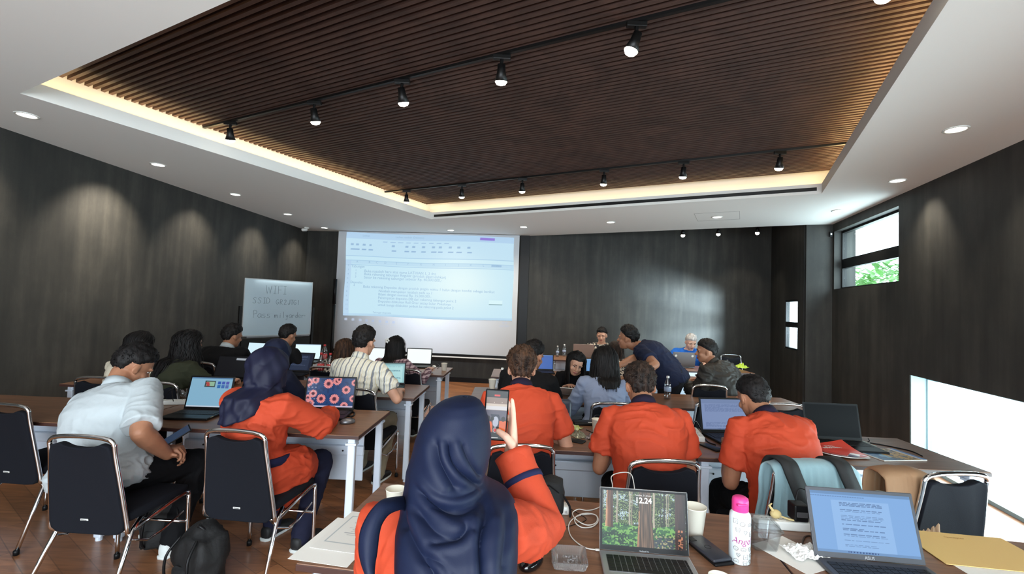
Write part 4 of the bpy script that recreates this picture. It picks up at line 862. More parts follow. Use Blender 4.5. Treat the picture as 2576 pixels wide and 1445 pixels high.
# magazines
def mag_red(U, V):
    C = np.ones(U.shape+(3,))*rgb(216, 62, 44); C = put(C, (V < .30) & (U > .30) & (V < .30-np.abs(U-.72)*.9), rgb(240, 236, 236)); C = put(C, (V < .2) & (V < .22-np.abs(U-.62)*1.2), rgb(60, 40, 90)); C = put(C, (V < .14) & (np.abs(U-.85) < .09) & (V < .14-np.abs(U-.85)), rgb(190, 40, 40))
    C = put(C, (V < .13) & ((U*22 % 1) < .5) & (U < .45), rgb(235, 225, 230)); C = put(C, (V > .80) & (U < .25) & (U+.0*V < .22), rgb(214, 150, 60)); return C
def mag_blue(U, V):
    n = vnoise(U, V, 10, 12, 4); n2 = vnoise(U, V, 30, 24, 6); C = np.ones(U.shape+(3,))*rgb(52, 96, 144); C = put(C, n > .55, rgb(110, 160, 190)); C = put(C, (U > .35) & (n+n2 > .75), rgb(196, 156, 90)); C = put(C, (U > .35) & (n2 < .35), rgb(96, 78, 52))
    C = put(C, U > .86, rgb(226, 214, 200)); C = put(C, U > .92, rgb(90, 140, 205)); C = put(C, (V < .2) & (U < .5), rgb(40, 70, 110), .6); return C
pm = T(2103, 1134, .772); t = paper('red_magazine', 'red magazine titled with white capitals on the right table', 'magazine', pm, 8, .27, .21, M_PAPER, .771, .004, .12, mag_red); t.rotation_euler[0] = math.radians(6)
text('lettering', 'IS THE', .024, M_WHITEP, t, Matrix.Translation((-.03, .05, .0052)), .0002, offset=.0008); text('lettering', 'INNOVATION', .024, M_WHITEP, t, Matrix.Translation((-.06, .026, .0052)), .0002, offset=.0008)
pm = T(2235, 1146, .75); paper('scenic_magazine', 'glossy blue and gold landscape magazine right of the red one', 'magazine', pm, 8, .30, .22, M_PAPER, .7508, .006, 0, mag_blue)
paper('clear_folder', 'pale folder lying behind the two magazines', 'folder', T(2150, 1120, .75)+Vector((.02, .04, 0)), -4, .22, .12, mat('pale_folder', srgb(176, 184, 172), .5), .7508, .004)
cable('cable', 'short dark cord end standing on the right table behind the scenic magazine', [T(2183, 1112, .755), T(2187, 1110, .765), T(2184, 1104, .775)], .003, M_BLACKP)
cable('cable', 'black charger cord beside the scenic magazine', [T(2190, 1115), T(2230, 1122), T(2290, 1135), T(2320, 1148)], .004, M_BLACKP)
# snack wrappers
def wrapper(px, py, label, c1, s=1.0, seed=1, parent=None):
    bm = BM(); n = 14; vs = {}; rd = Vector((seed*3.1, 0, 0))
    for i in range(n+1):
        for j in range(n+1):
            u, v = i/n-.5, j/n-.5; vs[i, j] = bm.verts.new(((u+.1*noise.noise(Vector((u*3, v*3, seed))))*.12*s, v*.09*s, .004+max(0, .05*s*(.5-u*u*2.4-v*v*2.4)+.03*s*noise.noise(Vector((u*6, v*6, seed))))))
    for i in range(n):
        for j in range(n): bm.faces.new((vs[i, j], vs[i+1, j], vs[i+1, j+1], vs[i, j+1]))
    o = obj('snack_wrapper', bm, c1); o.location = T(px, py, .75); o.rotation_euler[2] = seed; o.modifiers.new('s', 'SOLIDIFY').thickness = .0015; setp(o, label, 'snack wrapper'); return o
wrapper(1440, 1080, 'crumpled lime green snack wrapper beside the curly-haired man arm', mat('lime_foil', srgb(160, 176, 60), .35, var=(40, srgb(205, 205, 170))), 1.15, 1)
wrapper(1455, 1098, 'clear crinkled snack wrapper under the green one', mat('clear_foil', srgb(190, 190, 170), .2, metal=.4, var=(50, srgb(110, 110, 90))), 1.0, 2)
wrapper(1489, 1104, 'silver crinkled wrapper left of the middle orange man arm', mat('silver_foil', srgb(190, 180, 178), .2, metal=.6, var=(50, srgb(90, 80, 80))), .8, 3)
wrapper(1865, 925, 'yellow-green crumpled bag on the alcove table right of the black jacket', mat('lime_bag', srgb(190, 215, 70), .5), 2.0, 4)
t = slab('portable_drive', 'flat black box with white label behind the green wrapper', 'device', T(1470, 1068, .75), 3, .17, .10, .022, M_BLACKP); bm = BM(); boxr(bm, .02, .05, -.04, -.025, .022, .0228); obj('white_label', bm, M_WHITEP, t)
cable('cable', 'tangled black cords behind the paper cup by the middle orange man', [T(1475, 1082), T(1500, 1090), T(1515, 1070, .78), T(1495, 1055, .80), T(1500, 1045, .80), T(1520, 1050, .78), T(1530, 1075)], .003, M_BLACKP)
cable('cable', 'black cord hanging along the dark laptop right of the middle orange man', [T(1742, 1075, .80), T(1750, 1060, .83), T(1765, 1085), T(1778, 1110), T(1800, 1120)], .004, M_BLACKP)
cable('cable', 'black cord by the mouse on the front-row table', [T(1080, 922, .756), T(1095, 915, .78), T(1105, 920, .77), T(1100, 928, .755)], .004, M_BLACKP)
cable('cable', 'black power cord behind the sunflower laptop', [T(880, 1033, .76), T(892, 1040, .757), T(885, 1048, .756), T(865, 1045, .756)], .006, M_BLACKP)
slab('card_stickers', 'pale sticker label on the palm rest of the left laptop', 'sticker', T(520, 1049, .7665), 2, .075, .03, .0008, mat('cream_label', srgb(222, 204, 160), .6))
slab('card_stickers', 'pale sticker label on the palm rest of the sunflower laptop', 'sticker', T(822, 1051, .7665), 4, .085, .03, .0008, MATS['cream_label'])
# black pouch left of the charger
def softbag(name, label, cat, loc, r, m, seed, parent=None, yaw=0, amp=.25):
    t = thing(name, label, cat, loc, yaw); bm = BM(); ell(bm, (0, 0, r[2]), r, None, 32)
    for v in bm.verts:
        p = v.co-Vector((0, 0, r[2])); s = 1+amp*noise.noise(Vector((v.co.x*9+seed, v.co.y*9, v.co.z*7)))+amp*.3*noise.noise(v.co*30)
        q = Vector((p.x/r[0], p.y/r[1], p.z/r[2])); e = max(abs(q.x), abs(q.y), abs(q.z)); q = q*(.55+.45/max(e, .5)) if e > 0 else q
        v.co = Vector((q.x*r[0]*s, q.y*r[1]*s, max(-r[2], q.z*r[2]*s)+r[2]))
    obj('body', bm, m, t, True); return t
M_BAG = mat('black_nylon', srgb(10, 10, 12), .75, bump=(40, .4, .01))
q = T(1378, 1300, .75); t = softbag('pouch', 'black zip pouch on the near table behind the raised arm', 'pouch', (q.x-.0, q.y+.03, .75), (.07, .045, .075), M_BAG, 3)
bm = BM(); tube(bm, [(-.04, -.03, .11), (.0, -.045, .13), (.04, -.04, .10)], .003, 6); obj('zip', bm, M_BLACKP, t)
bm = BM(); tube(bm, bez([(.055, -.03, .09), (.085, -.045, .05), (.088, -.05, .012)], 4), .005, 6); obj('pull_strap', bm, M_BLACKP, t)
# backpacks
def backpack(label, loc, yaw, s=1, seed=1):
    t = softbag('backpack', label, 'backpack', loc, (.17*s, .12*s, .21*s), M_BAG, seed, None, yaw, .3)
    for sx in (-.08, .08): bm = BM(); tube(bm, bez([(sx*s, -.10*s, .38*s), (sx*1.3*s, -.17*s, .28*s), (sx*1.4*s, -.16*s, .12*s), (sx*s, -.10*s, .05*s)], 5), .009*s, 6, flat=(0, 0, 1)); obj('strap', bm, M_BLACKP, t, True)
    bm = BM(); tube(bm, bez([(-.04*s, 0, .40*s), (0, -.02, .44*s), (.04*s, 0, .40*s)], 4), .008, 6); obj('handle', bm, M_BLACKP, t, True)
    bm = BM(); box(bm, (0, -.11*s, .12*s), (.22*s, .05*s, .15*s), None, .02); obj('front_pocket', bm, M_BAG, t, True); return t
q = at(520, 1400, 2.6); backpack('black backpack on the floor between the two nearest left chairs', (q.x, 2.55, 0), -20, .78, 2)
q = atz(300, 1350, 0); backpack('black bag lying on the floor under the white-shirt man chair', (-2.15, 2.95, 0), 30, .8, 5)
# chair 6: light blue jacket, black straps; brown bag; mint bottle
c6 = atz(2036, 1178, .872)
def drape(name, label, cat, cx, cy, w, zt, zf, zb, m, amp=.012, seed=0, dep=.035, yaw=0):
    """cloth hung over a chair top: falls zf in front and zb behind"""
    t = thing(name, label, cat, (cx, cy, 0), yaw); bm = BM(); n = 36; prof = []
    for k in range(10): prof.append((-dep-.03*(1-k/9), zt-(zb)*(1-k/9)))
    for k in range(1, 7): a = math.pi*k/7; prof.append((-dep*math.cos(a), zt+.022*math.sin(a)))
    for k in range(10): prof.append((dep+.02*k/9, zt-zf*k/9))
    g_ = [[None]*len(prof) for _ in range(n+1)]
    for i in range(n+1):
        u = i/n-.5
        for j, (y, z) in enumerate(prof):
            f = min(1, abs(j-12.5)/8); fold = amp*f*(math.sin(u*34+seed+j*.12)+.6*noise.noise(Vector((u*9, j*.2, seed))))
            sg = -1 if j < 13 else 1
            g_[i][j] = bm.verts.new((u*w*(1+.10*f)+.006*math.sin(j), y+sg*(.010+abs(fold)), z-.02*(u*2)**4+.008*math.sin(u*20+seed)*f))
    for i in range(n):
        for j in range(len(prof)-1): bm.faces.new((g_[i][j], g_[i+1][j], g_[i+1][j+1], g_[i][j+1]))
    o = obj('cloth', bm, m, t, True); md = o.modifiers.new('s', 'SOLIDIFY'); md.thickness = .006; md.offset = 1; return t
M_LB = mat('light_blue_cloth', srgb(142, 172, 180), .9, bump=(80, .3, .003), sheen=.2)
t6 = drape('jacket', 'light blue jacket draped over the chair behind the right orange man', 'jacket', c6.x, c6.y+.0, .40, .885, .30, .46, M_LB, .012, 1, .035, 3)
tb = thing('backpack', 'black backpack hanging by its straps over the light blue jacket', 'backpack', (c6.x, c6.y, 0), 3)
for sx, w in ((-.135, .038), (.125, .036)):
    bm = BM(); pts = bez([(sx+.06, -.16, .60), (sx+.03, -.125, .74), (sx, -.085, .86), (sx-.01, -.05, .915), (sx-.02, .03, .915), (sx-.02, .08, .84), (sx-.01, .10, .70)], 5)
    rings = []
    for k, p in enumerate(pts):
        a = pts[min(k+1, len(pts)-1)]-pts[max(k-1, 0)]; nrm = Vector((0, -a.z, a.y)).normalized(); rings.append([p+Vector((-w, 0, 0))-nrm*.005, p+Vector((w, 0, 0))-nrm*.005, p+Vector((w, 0, 0))+nrm*.006, p+Vector((-w, 0, 0))+nrm*.006])
    ringmesh(bm, rings); obj('strap', bm, mat('strap_black', srgb(26, 27, 28), .7, bump=(200, .3, .002)), tb, True)
bm = BM(); tube(bm, bez([(-.05, -.145, .69), (-.02, -.15, .75), (.04, -.15, .765), (.09, -.15, .72), (.13, -.14, .66)], 5), .010, 8); obj('handle', bm, MATS['strap_black'], tb, True)
bm = BM(); ell(bm, (-.01, -.22, .50), (.17, .06, .19), None, 24); obj('body', bm, M_BAG, tb, True)
cb = atz(2395, 1192, .872)
drape('shoulder_bag', 'brown cloth bag hanging left of the right-hand empty chair', 'bag', cb.x-.17, cb.y+.10, .24, .835, .42, .5, mat('tan_cloth', srgb(150, 116, 86), .85, bump=(60, .3, .004)), .005, 4, .05, 0)
# mint bottle
pm = at(2222, 1255, 1.78); t = thing('mint_bottle', 'mint green bottle with white lid behind the document laptop', 'bottle', (pm.x, pm.y, .751)); bm = BM()
lathe(bm, [(.002, .001), (.036, 0), (.041, .005), (.041, .10), (.039, .125), (.028, .142), (.0265, .150), (.026, .152)], 32); obj('bottle_body', bm, mat('mint', srgb(112, 206, 178), .3, coat=.3), t, True)
bm = BM(); lathe(bm, [(.0272, .150), (.030, .152), (.030, .178), (.027, .182), (.003, .183)], 28); obj('lid', bm, mat('pale_mint', srgb(206, 232, 220), .35), t, True)
bm = BM(); pts = bez([(.028, 0, .172), (.045, -.005, .155), (.058, -.01, .12), (.052, -.01, .09)], 5); tube(bm, pts, .008, 6, flat=(0, 1, 0)); obj('loop_strap', bm, MATS['mint'], t, True)
# small dark plant-like rosette on the far table and things beside hijab
# ================================================================ people
def remeshed(name, bm, m, parent, voxel, smooth=4, disp=None, keep=True):
    bmesh.ops.recalc_face_normals(bm, faces=bm.faces); me = bpy.data.meshes.new(name); bm.to_mesh(me); bm.free()
    o = bpy.data.objects.new(name, me); COL.objects.link(o)
    md = o.modifiers.new('r', 'REMESH'); md.mode = 'VOXEL'; md.voxel_size = voxel; md.use_smooth_shade = True
    if smooth: s = o.modifiers.new('s', 'SMOOTH'); s.iterations = smooth; s.factor = .6
    bpy.context.view_layer.update()
    nm = bpy.data.meshes.new_from_object(o.evaluated_get(bpy.context.evaluated_depsgraph_get())); bpy.data.objects.remove(o); bpy.data.meshes.remove(me)
    if disp:
        n = len(nm.vertices); co = np.empty(n*3); nm.vertices.foreach_get('co', co); no = np.empty(n*3); nm.vertices.foreach_get('normal', no); co = co.reshape(-1, 3); no = no.reshape(-1, 3)
        co = co+no*disp(co, no)[:, None]; nm.vertices.foreach_set('co', co.ravel())
    nm.name = name; nm.materials.clear(); nm.update(); return link(name, nm, m, parent, True)
def loft(bm, rings, n=28, e=2.3):
    out = []
    for c, rx, ry, a, b_ in rings:
        r = []
        for j in range(n):
            t = 2*math.pi*j/n; cx, sy = math.cos(t), math.sin(t)
            r.append(c+rx*(a*math.copysign(abs(cx)**(2/e), cx))+ry*(b_*math.copysign(abs(sy)**(2/e), sy)))
        out.append(r)
    ringmesh(bm, out)
def n3(P, s, sd):  # cheap vectorised value noise on points
    P = P*s+sd*7.13; i = np.floor(P).astype(np.int64); f = P-i; f = f*f*(3-2*f)
    def h(a, b_, c): v = (a*374761393+b_*668265263+c*2147483647*0+c*1274126177) & 0x7fffffff; v = ((v ^ (v >> 13))*1274126177) & 0x7fffffff; return ((v ^ (v >> 16)) & 0xffff)/65535.
    x, y, z = i[:, 0], i[:, 1], i[:, 2]; r = 0
    for dx in (0, 1):
        for dy in (0, 1):
            for dz in (0, 1): r = r+h(x+dx, y+dy, z+dz)*(f[:, 0] if dx else 1-f[:, 0])*(f[:, 1] if dy else 1-f[:, 1])*(f[:, 2] if dz else 1-f[:, 2])
    return r
def wrinkles(amp, seed, stretch=(1, 1, 2.2), zmul=None):
    def f(co, no):
        w = co.copy(); w += (n3(co, 6, seed)[:, None]-.5)*.16
        q = w*np.array(stretch); r1 = 1-np.abs(n3(q, 11, seed+3)*2-1)*1.0; r2 = 1-np.abs(n3(q, 23, seed+9)*2-1); msk = n3(co, 5, seed+20)
        d = amp*((r1**3)*2.0+(r2**3)*.7)*(.25+1.5*np.clip(msk-.3, 0, 1))-amp*.4
        return d
    return f
SKIN = {k: mat('skin_'+k, srgb(*c), .5, spec=.35, bump=(90, .08, .002), var=(14, srgb(*[v*.90 for v in c]))) for k, c in {'tan': (172, 120, 92), 'brown': (142, 96, 72), 'light': (206, 156, 130), 'fair': (226, 180, 158)}.items()}
def hairmat(name, c1, c2, rough=.6):
    m, nt, b, N, mapped, ramp = nodes(name); n1 = N('ShaderNodeTexNoise', Scale=1.0, Detail=4); nt.links.new(mapped((60, 60, 6)), n1.inputs[0])
    nt.links.new(ramp(n1.outputs[0], (.35, c1), (.7, c2)), b.inputs['Base Color']); b.inputs['Roughness'].default_value = rough; b.inputs['Specular IOR Level'].default_value = .25
    bp = N('ShaderNodeBump', Strength=.8, Distance=.006); nt.links.new(n1.outputs[0], bp.inputs['Height']); nt.links.new(bp.outputs[0], b.inputs['Normal']); return m
HB = hairmat('black_hair', srgb(10, 9, 10), srgb(30, 26, 26)); HBR = hairmat('brown_hair', srgb(34, 24, 20), srgb(92, 64, 46)); HDB = hairmat('dark_brown_hair', srgb(18, 14, 13), srgb(62, 46, 38)); HG = hairmat('grey_hair', srgb(150, 146, 144), srgb(206, 202, 200), .5)
def cloth(name, c, bump=.25, var=None, rough=.85): return mat('cloth_'+name, srgb(*c), rough, bump=(260, bump, .002), spec=.2)
OR = mat('cloth_orange', srgb(184, 67, 40), .75, bump=(300, .2, .002), spec=.25); NV = cloth('navy', (30, 34, 62)); BK = cloth('black', (16, 16, 19)); WH = cloth('white', (180, 188, 192)); DKT = cloth('black_trousers', (14, 14, 17))
OL = cloth('olive', (50, 52, 38)); GB = cloth('grey_blue', (134, 146, 172)); NT = cloth('navy_tee', (28, 34, 56)); BLP = cloth('blue_polo', (34, 98, 190)); JK = cloth('charcoal_jacket', (48, 45, 42), rough=.5); KH = cloth('khaki', (142, 130, 110)); CR = cloth('cream', (206, 196, 176))
def patterned(name, kind):
    m, nt, b, N, mapped, ramp = nodes('cloth_'+name); b.inputs['Roughness'].default_value = .85
    def band(axis, freq, width, soft=.02):
        sx = N('ShaderNodeSeparateXYZ'); nt.links.new(tc_.outputs['Object'], sx.inputs[0]); a = N('ShaderNodeMath', _operation='MULTIPLY'); a.inputs[1].default_value = freq; nt.links.new(sx.outputs[axis], a.inputs[0])
        f = N('ShaderNodeMath', _operation='FRACT'); nt.links.new(a.outputs[0], f.inputs[0]); c = N('ShaderNodeMath', _operation='LESS_THAN'); c.inputs[1].default_value = width; nt.links.new(f.outputs[0], c.inputs[0]); return c.outputs[0]
    tc_ = nt.nodes.new('ShaderNodeTexCoord')
    def over(base, fac, col):
        mx = N('ShaderNodeMixRGB'); nt.links.new(fac, mx.inputs[0]); mx.inputs[2].default_value = col
        if isinstance(base, tuple): mx.inputs[1].default_value = base
        else: nt.links.new(base, mx.inputs[1])
        return mx.outputs[0]
    if kind == 'stripe':
        c = over(srgb(214, 212, 200), band(0, 22, .26), srgb(126, 132, 142)); c = over(c, band(0, 44, .07), srgb(196, 178, 120))
    elif kind == 'plaid':
        c = over(srgb(196, 172, 178), band(0, 26, .34), srgb(122, 92, 106)); c2 = band(2, 26, .3); mx = N('ShaderNodeMixRGB', _blend_type='MULTIPLY'); nt.links.new(c2, mx.inputs[0]); nt.links.new(c, mx.inputs[1]); mx.inputs[2].default_value = srgb(150, 128, 140); c = mx.outputs[0]
    else:
        v = N('ShaderNodeTexVoronoi', Scale=1.0, _feature='DISTANCE_TO_EDGE' if kind == 'batik' else 'F1'); nt.links.new(mapped((26, 26, 26)), v.inputs[0])
        n = N('ShaderNodeTexNoise', Scale=1.0, Detail=3); nt.links.new(mapped((18, 18, 18)), n.inputs[0]); ad = N('ShaderNodeMath', _operation='MULTIPLY'); nt.links.new(v.outputs[0], ad.inputs[0]); nt.links.new(n.outputs[0], ad.inputs[1])
        c = ramp(ad.outputs[0], (.03, srgb(206, 198, 186)), (.07, srgb(26, 26, 30))) if kind == 'batik' else ramp(n.outputs[0], (.46, srgb(26, 26, 34)), (.52, srgb(196, 186, 170)))
    nt.links.new(c, b.inputs['Base Color']); return m
STR = patterned('striped', 'stripe'); PLD = patterned('plaid', 'plaid'); BTK = patterned('batik_dark', 'batik'); BTL = patterned('batik_light', 'spots')
def hijmat(name, c): return mat(name, srgb(*c), .62, bump=(380, .18, .0015), spec=.3)
HJ = hijmat('navy_headscarf_cloth', (13, 23, 50)); HJ2 = hijmat('dark_navy_headscarf_cloth', (20, 22, 46))
EYEW = mat('eye_white', srgb(222, 216, 210), .3); EYED = mat('eye_dark', srgb(24, 16, 14), .2); LIP = mat('lip', srgb(150, 80, 76), .5); BROW = mat('brow_hair', srgb(22, 18, 18), .8)
SHOEW = mat('shoe_white', srgb(212, 216, 214), .6); SHOEK = mat('shoe_black', srgb(20, 20, 22), .6)
def fingers(bm, w, d, nrm, s=1, curl=.5, side=1, rr=.0082, splay=.1, thumb=.6, thumbpts=None, curls=None):
    """hand from wrist w along d; nrm = back of the hand; side=+1 thumb on d x nrm side"""
    d = d.normalized(); nrm = (nrm-d*nrm.dot(d)).normalized(); x = d.cross(nrm)*side
    rings = []
    for t, a, b_ in ((-.01, .024, .019), (.015, .028, .018), (.045, .040, .0155), (.075, .042, .0135), (.092, .040, .011)): rings.append((w+d*t*s, x, nrm, a*s, b_*s))
    loft(bm, rings, 16, 2.4)
    for k, (off, L, st) in enumerate([(.031, .072, .088), (.0105, .080, .093), (-.0105, .074, .090), (-.031, .058, .082)]):
        p = w+d*st*s+x*off*s; c = curls[k] if curls else curl*(1+.12*k); dirv = (d+x*splay*(1.5-k)*.5).normalized(); pts = [p-d*.015*s, p]; ax = x
        for f in (.46, .30, .24):
            dirv = Matrix.Rotation(-c*side, 3, ax) @ dirv
            p = p+dirv*L*f*s; pts.append(p); c *= 1.05
        tube(bm, pts, [rr*s*1.05, rr*s*1.05, rr*s, rr*s*.92, rr*s*.8], 10)
    if thumbpts: tube(bm, thumbpts, [.0125*s, .0135*s, .0115*s, .0095*s][-len(thumbpts):], 12); return
    p = w+d*.020*s+x*.024*s; dirv = (d*.72+x*.75-nrm*.25*thumb).normalized(); q = p+dirv*.042*s; dirv2 = (d*.95+x*.25-nrm*.35*thumb).normalized(); q2 = q+dirv2*.032*s; q3 = q2+(d-nrm*.3*thumb).normalized()*.026*s
    tube(bm, [p, q, q2, q3], [.0135*s, .0115*s, .0098*s, .0085*s], 10)
def ik(a, t, l1, l2, pole):
    v = t-a; L = v.length; mx = (l1+l2)*.985
    if L > mx: t = a+v*(mx/L); v = t-a; L = mx
    d = v/L; x = (l1*l1-l2*l2+L*L)/(2*L); h = math.sqrt(max(l1*l1-x*x, 1e-6)); pl = (pole-d*pole.dot(d)).normalized()
    return a+d*x+pl*h, t
def person(label, head, yaw=0, lean=(8, 18), slean=0, hd=(0, 20, 0), s=1.0, fat=1.0, skin='tan', top=OR, sleeve='short', bottoms=DKT, shoes=SHOEK, hair=None, hijab=None, hands=None, poles=None, legs=None, female=False, stand=False,
           face=False, collar=None, belt=None, hem=0, zt=None, vox=.009, curl=.5, seed=1, wr=.006, arms_curl=None, hnorm=None, hnk=.0, build_hijab=True, seatz=.47, thick=1.0, tuck=False, ry_=None, elbow=None, custom=None, slv=.68):
    """head=(px,py,Y) centre of the head in the photograph and its distance"""
    T_ = at(*head); yr = math.radians(yaw); Rz = Matrix.Rotation(yr, 3, 'Z')
    L = .52*s
    hipz = (seatz+.085) if not stand else (.90*s if stand is True else stand)
    def spine(k):
        pts = [Vector((0, 0, hipz))]; n = 12
        for i in range(n):
            a = math.radians(lean[0]+(lean[1]-lean[0])*(i/(n-1))); b_ = math.radians(slean*(.3+.7*i/n)); d = Vector((math.sin(b_), math.sin(a)*math.cos(b_), math.cos(a)*math.cos(b_))); pts.append(pts[-1]+d*L*k/n)
        nd = (Vector((0, math.sin(math.radians(lean[1]+hd[1]*.35+6)), math.cos(math.radians(lean[1]+hd[1]*.35+6))))); nd = Matrix.Rotation(math.radians(slean*.6), 3, 'Y') @ nd
        hc = pts[-1]+nd*.132*s; return pts, hc
    Yh = head[2]
    for rep in range(5):
        T_ = at(head[0], head[1], Yh); lo, hi = .66, 1.25
        for _ in range(24):
            k = (lo+hi)/2; pts, hc = spine(k)
            if hc.z > T_.z: hi = k
            else: lo = k
        if ry_ is None: break
        Yh = ry_+(Rz @ hc).y
    off = Rz @ hc; root = Vector((T_.x-off.x, T_.y-off.y, 0))
    P = bpy.data.objects.new('person', None); COL.objects.link(P); P.location = root; P.rotation_euler = (0, 0, yr); setp(P, label, 'person'); P.empty_display_size = .1
    inv = Rz.inverted()
    def loc(w): return inv @ (Vector(w)-root)
    n = len(pts)-1
    def fr(t):   # position & axes along the spine
        x = max(0, min(1, t))*n; i = min(int(x), n-1); p = pts[i].lerp(pts[i+1], x-i); d = (pts[i+1]-pts[i]).normalized(); p = p+d*(t-max(0, min(1, t)))*L*k
        rx = Vector((1, 0, 0)); rx = (rx-d*rx.dot(d)).normalized(); return p, rx, d.cross(rx), d
    SW = (.178 if not female else .158)*s*(1+.35*(fat-1))
    prof = [(-.18, .10, .09), (-.13, .155, .125), (-.02, .172, .132), (.12, .162, .122), (.30, .150, .112), (.48, .156, .115), (.66, .172, .120), (.80, .182, .112), (.885, .172, .092), (.945, .130, .074), (.985, .085, .062), (1.02, .062, .056)]
    if female: prof = [(t, a*(1.03 if t < .2 else .86), b_*(.98 if t < .2 else .9)) for t, a, b_ in prof]
    def torso(bm, g_, t0=-1, t1=2, extra=1.0):
        rr = []
        for t, a, b_ in prof:
            if t < t0 or t > t1: continue
            p, rx, ry, d = fr(t); fa = (fat if t < .8 else 1+(fat-1)*.5) if t < .95 else 1; wz = 1+.10*(fat-1)*0; rr.append((p-ry*.0, rx, ry, (a*s*fa+g_)*extra, (b_*s*fa*(1+.25*(fat-1))+g_)*extra))
        loft(bm, rr)
    sh = []; pS, rx, ry, dS = fr(.86)
    for sd in (-1, 1): sh.append(pS+rx*SW*sd-ry*.0)
    hands = hands or [(-.15, .44, .80), (.15, .44, .80)]
    poles = poles or [(-.5, -.35, -1), (.5, -.35, -1)]
    if hands and isinstance(hands, tuple): hands = list(hands)
    HL = []
    for i, h in enumerate(hands):
        h = Vector(h) if len(h) == 3 else (loc(h[3]) if len(h) == 4 else h); HL.append(h)
    arms = []
    for i in (0, 1):
        e, w = ik(sh[i], HL[i], .285*s, .25*s, Vector(poles[i]))
        if elbow and elbow[i]: e = loc(elbow[i]); w = HL[i]
        arms.append((sh[i], e, w))
    # head frame
    hr = Matrix.Rotation(math.radians(-hd[0]), 3, 'Z') @ Matrix.Rotation(math.radians(-(hd[1]+(lean[1]*.3))), 3, 'X') @ Matrix.Rotation(math.radians(hd[2]), 3, 'Y')
    def H(x, y, z): return hc+hr @ Vector((x*s, y*s, z*s))
    # ---- body (one continuous skin)
    bm = BM(); torso(bm, -.012)
    tube(bm, [pts[-1]-dS*.02, pts[-1].lerp(H(0, -.02, -.06), .5), H(0, -.018, -.05), H(0, -.01, .0)], [v*s*(.93 if female else 1.05+.25*(fat-1)) for v in (.060, .052, .052, .05)], 16)
    ell(bm, H(0, -.012, .030), (.0745*s, .094*s, .090*s), hr, 24); ell(bm, H(0, .022, -.035), (.058*s*(1+.3*(fat-1)), .064*s, .072*s), hr, 20); ell(bm, H(0, .050, -.075), (.036*s*(1+.4*(fat-1)), .034*s, .030*s), hr, 14)
    for sd in (-1, 1):
        ell(bm, H(sd*.036, .055, -.022), (.026*s, .024*s, .022*s), hr, 12); ell(bm, H(sd*.030, .068, .028), (.030*s, .016*s, .010*s), hr, 12)
        if not hijab: ell(bm, H(sd*.077, -.010, -.004), (.008*s, .019*s, .031*s), hr @ Matrix.Rotation(sd*.35, 3, 'Z') @ Matrix.Rotation(-.2, 3, 'X'), 12); ell(bm, H(sd*.073, -.002, -.020), (.010*s, .012*s, .016*s), hr, 10)
    tube(bm, [H(0, .078, .024), H(0, .090, .002), H(0, .101, -.016)], [.007*s, .009*s, .013*s], 10); ell(bm, H(-.012, .091, -.021), (.009*s, .010*s, .008*s), hr, 8); ell(bm, H(.012, .091, -.021), (.009*s, .010*s, .008*s), hr, 8)
    ell(bm, H(0, .080, -.050), (.023*s, .012*s, .012*s), hr, 10)
    for i in (0, 1):
        a, e, w = arms[i]; ft = fat*thick
        tube(bm, [a-rx*(.03*(1 if i else -1)), a, a.lerp(e, .35), a.lerp(e, .75), e], [v*s*ft for v in (.040, .047, .045, .040, .036)], 14); tube(bm, [e, e.lerp(w, .25), e.lerp(w, .6), w], [v*s*ft for v in (.036, .040, .033, .024)], 14)
        d = (w-e).normalized(); nr = Vector((0, 0, 1)) if abs(d.z) < .8 else Vector((0, -1, 0))
        if hnorm and hnorm[i]: nr = Vector(hnorm[i])
        dh = d.copy(); dh.z *= .4 if abs(d.z) < .8 else 1
        cc = curl if not arms_curl else arms_curl[i]
        if i == 1 and custom: custom(bm, w, loc)
        elif cc is not None: fingers(bm, w, dh, nr, s, cc, -1 if i else 1)
    knees = []; hipj = [Vector((sd*.09*s, .02, hipz-.0)) for sd in (-1, 1)]
    if legs is None: legs = [((-.13, .44, .50), (-.13, .40, .07)), ((.13, .44, .50), (.13, .42, .07))] if not stand else [((-.10, .06, .49), (-.11, -.02, .07)), ((.10, .03, .49), (.12, -.08, .07))]
    LG = [(hipj[i], Vector(legs[i][0]), Vector(legs[i][1])) for i in (0, 1)]
    def legtubes(bm, gr, i, ankle=True):
        h, kn, an = LG[i]; f2 = (1+.6*(fat-1))
        tube(bm, [h+Vector((0, -.04, 0)), h.lerp(kn, .35), h.lerp(kn, .8), kn], [v*s*f2+gr for v in (.088, .082, .062, .056)], 16)
        tube(bm, [kn, kn.lerp(an, .3), kn.lerp(an, .7), an], [v*s*f2+gr for v in (.056, .054, .044, .040)], 16)
    for i in (0, 1): legtubes(bm, -.010, i); an = LG[i][2]; tube(bm, [an, an+Vector((0, .04, -.03)), an+Vector((0, .14, -.045))], [.035*s, .03*s, .022*s], 10)
    remeshed('body', bm, SKIN[skin], P, vox*.72, 2)
    # ---- trousers
    bm = BM(); torso(bm, .004, -1, .13)
    for i in (0, 1): legtubes(bm, .010, i)
    remeshed('trousers', bm, bottoms, P, vox*1.3, 3, wrinkles(wr*.8, seed+40, (1.5, 1.5, 1.5)))
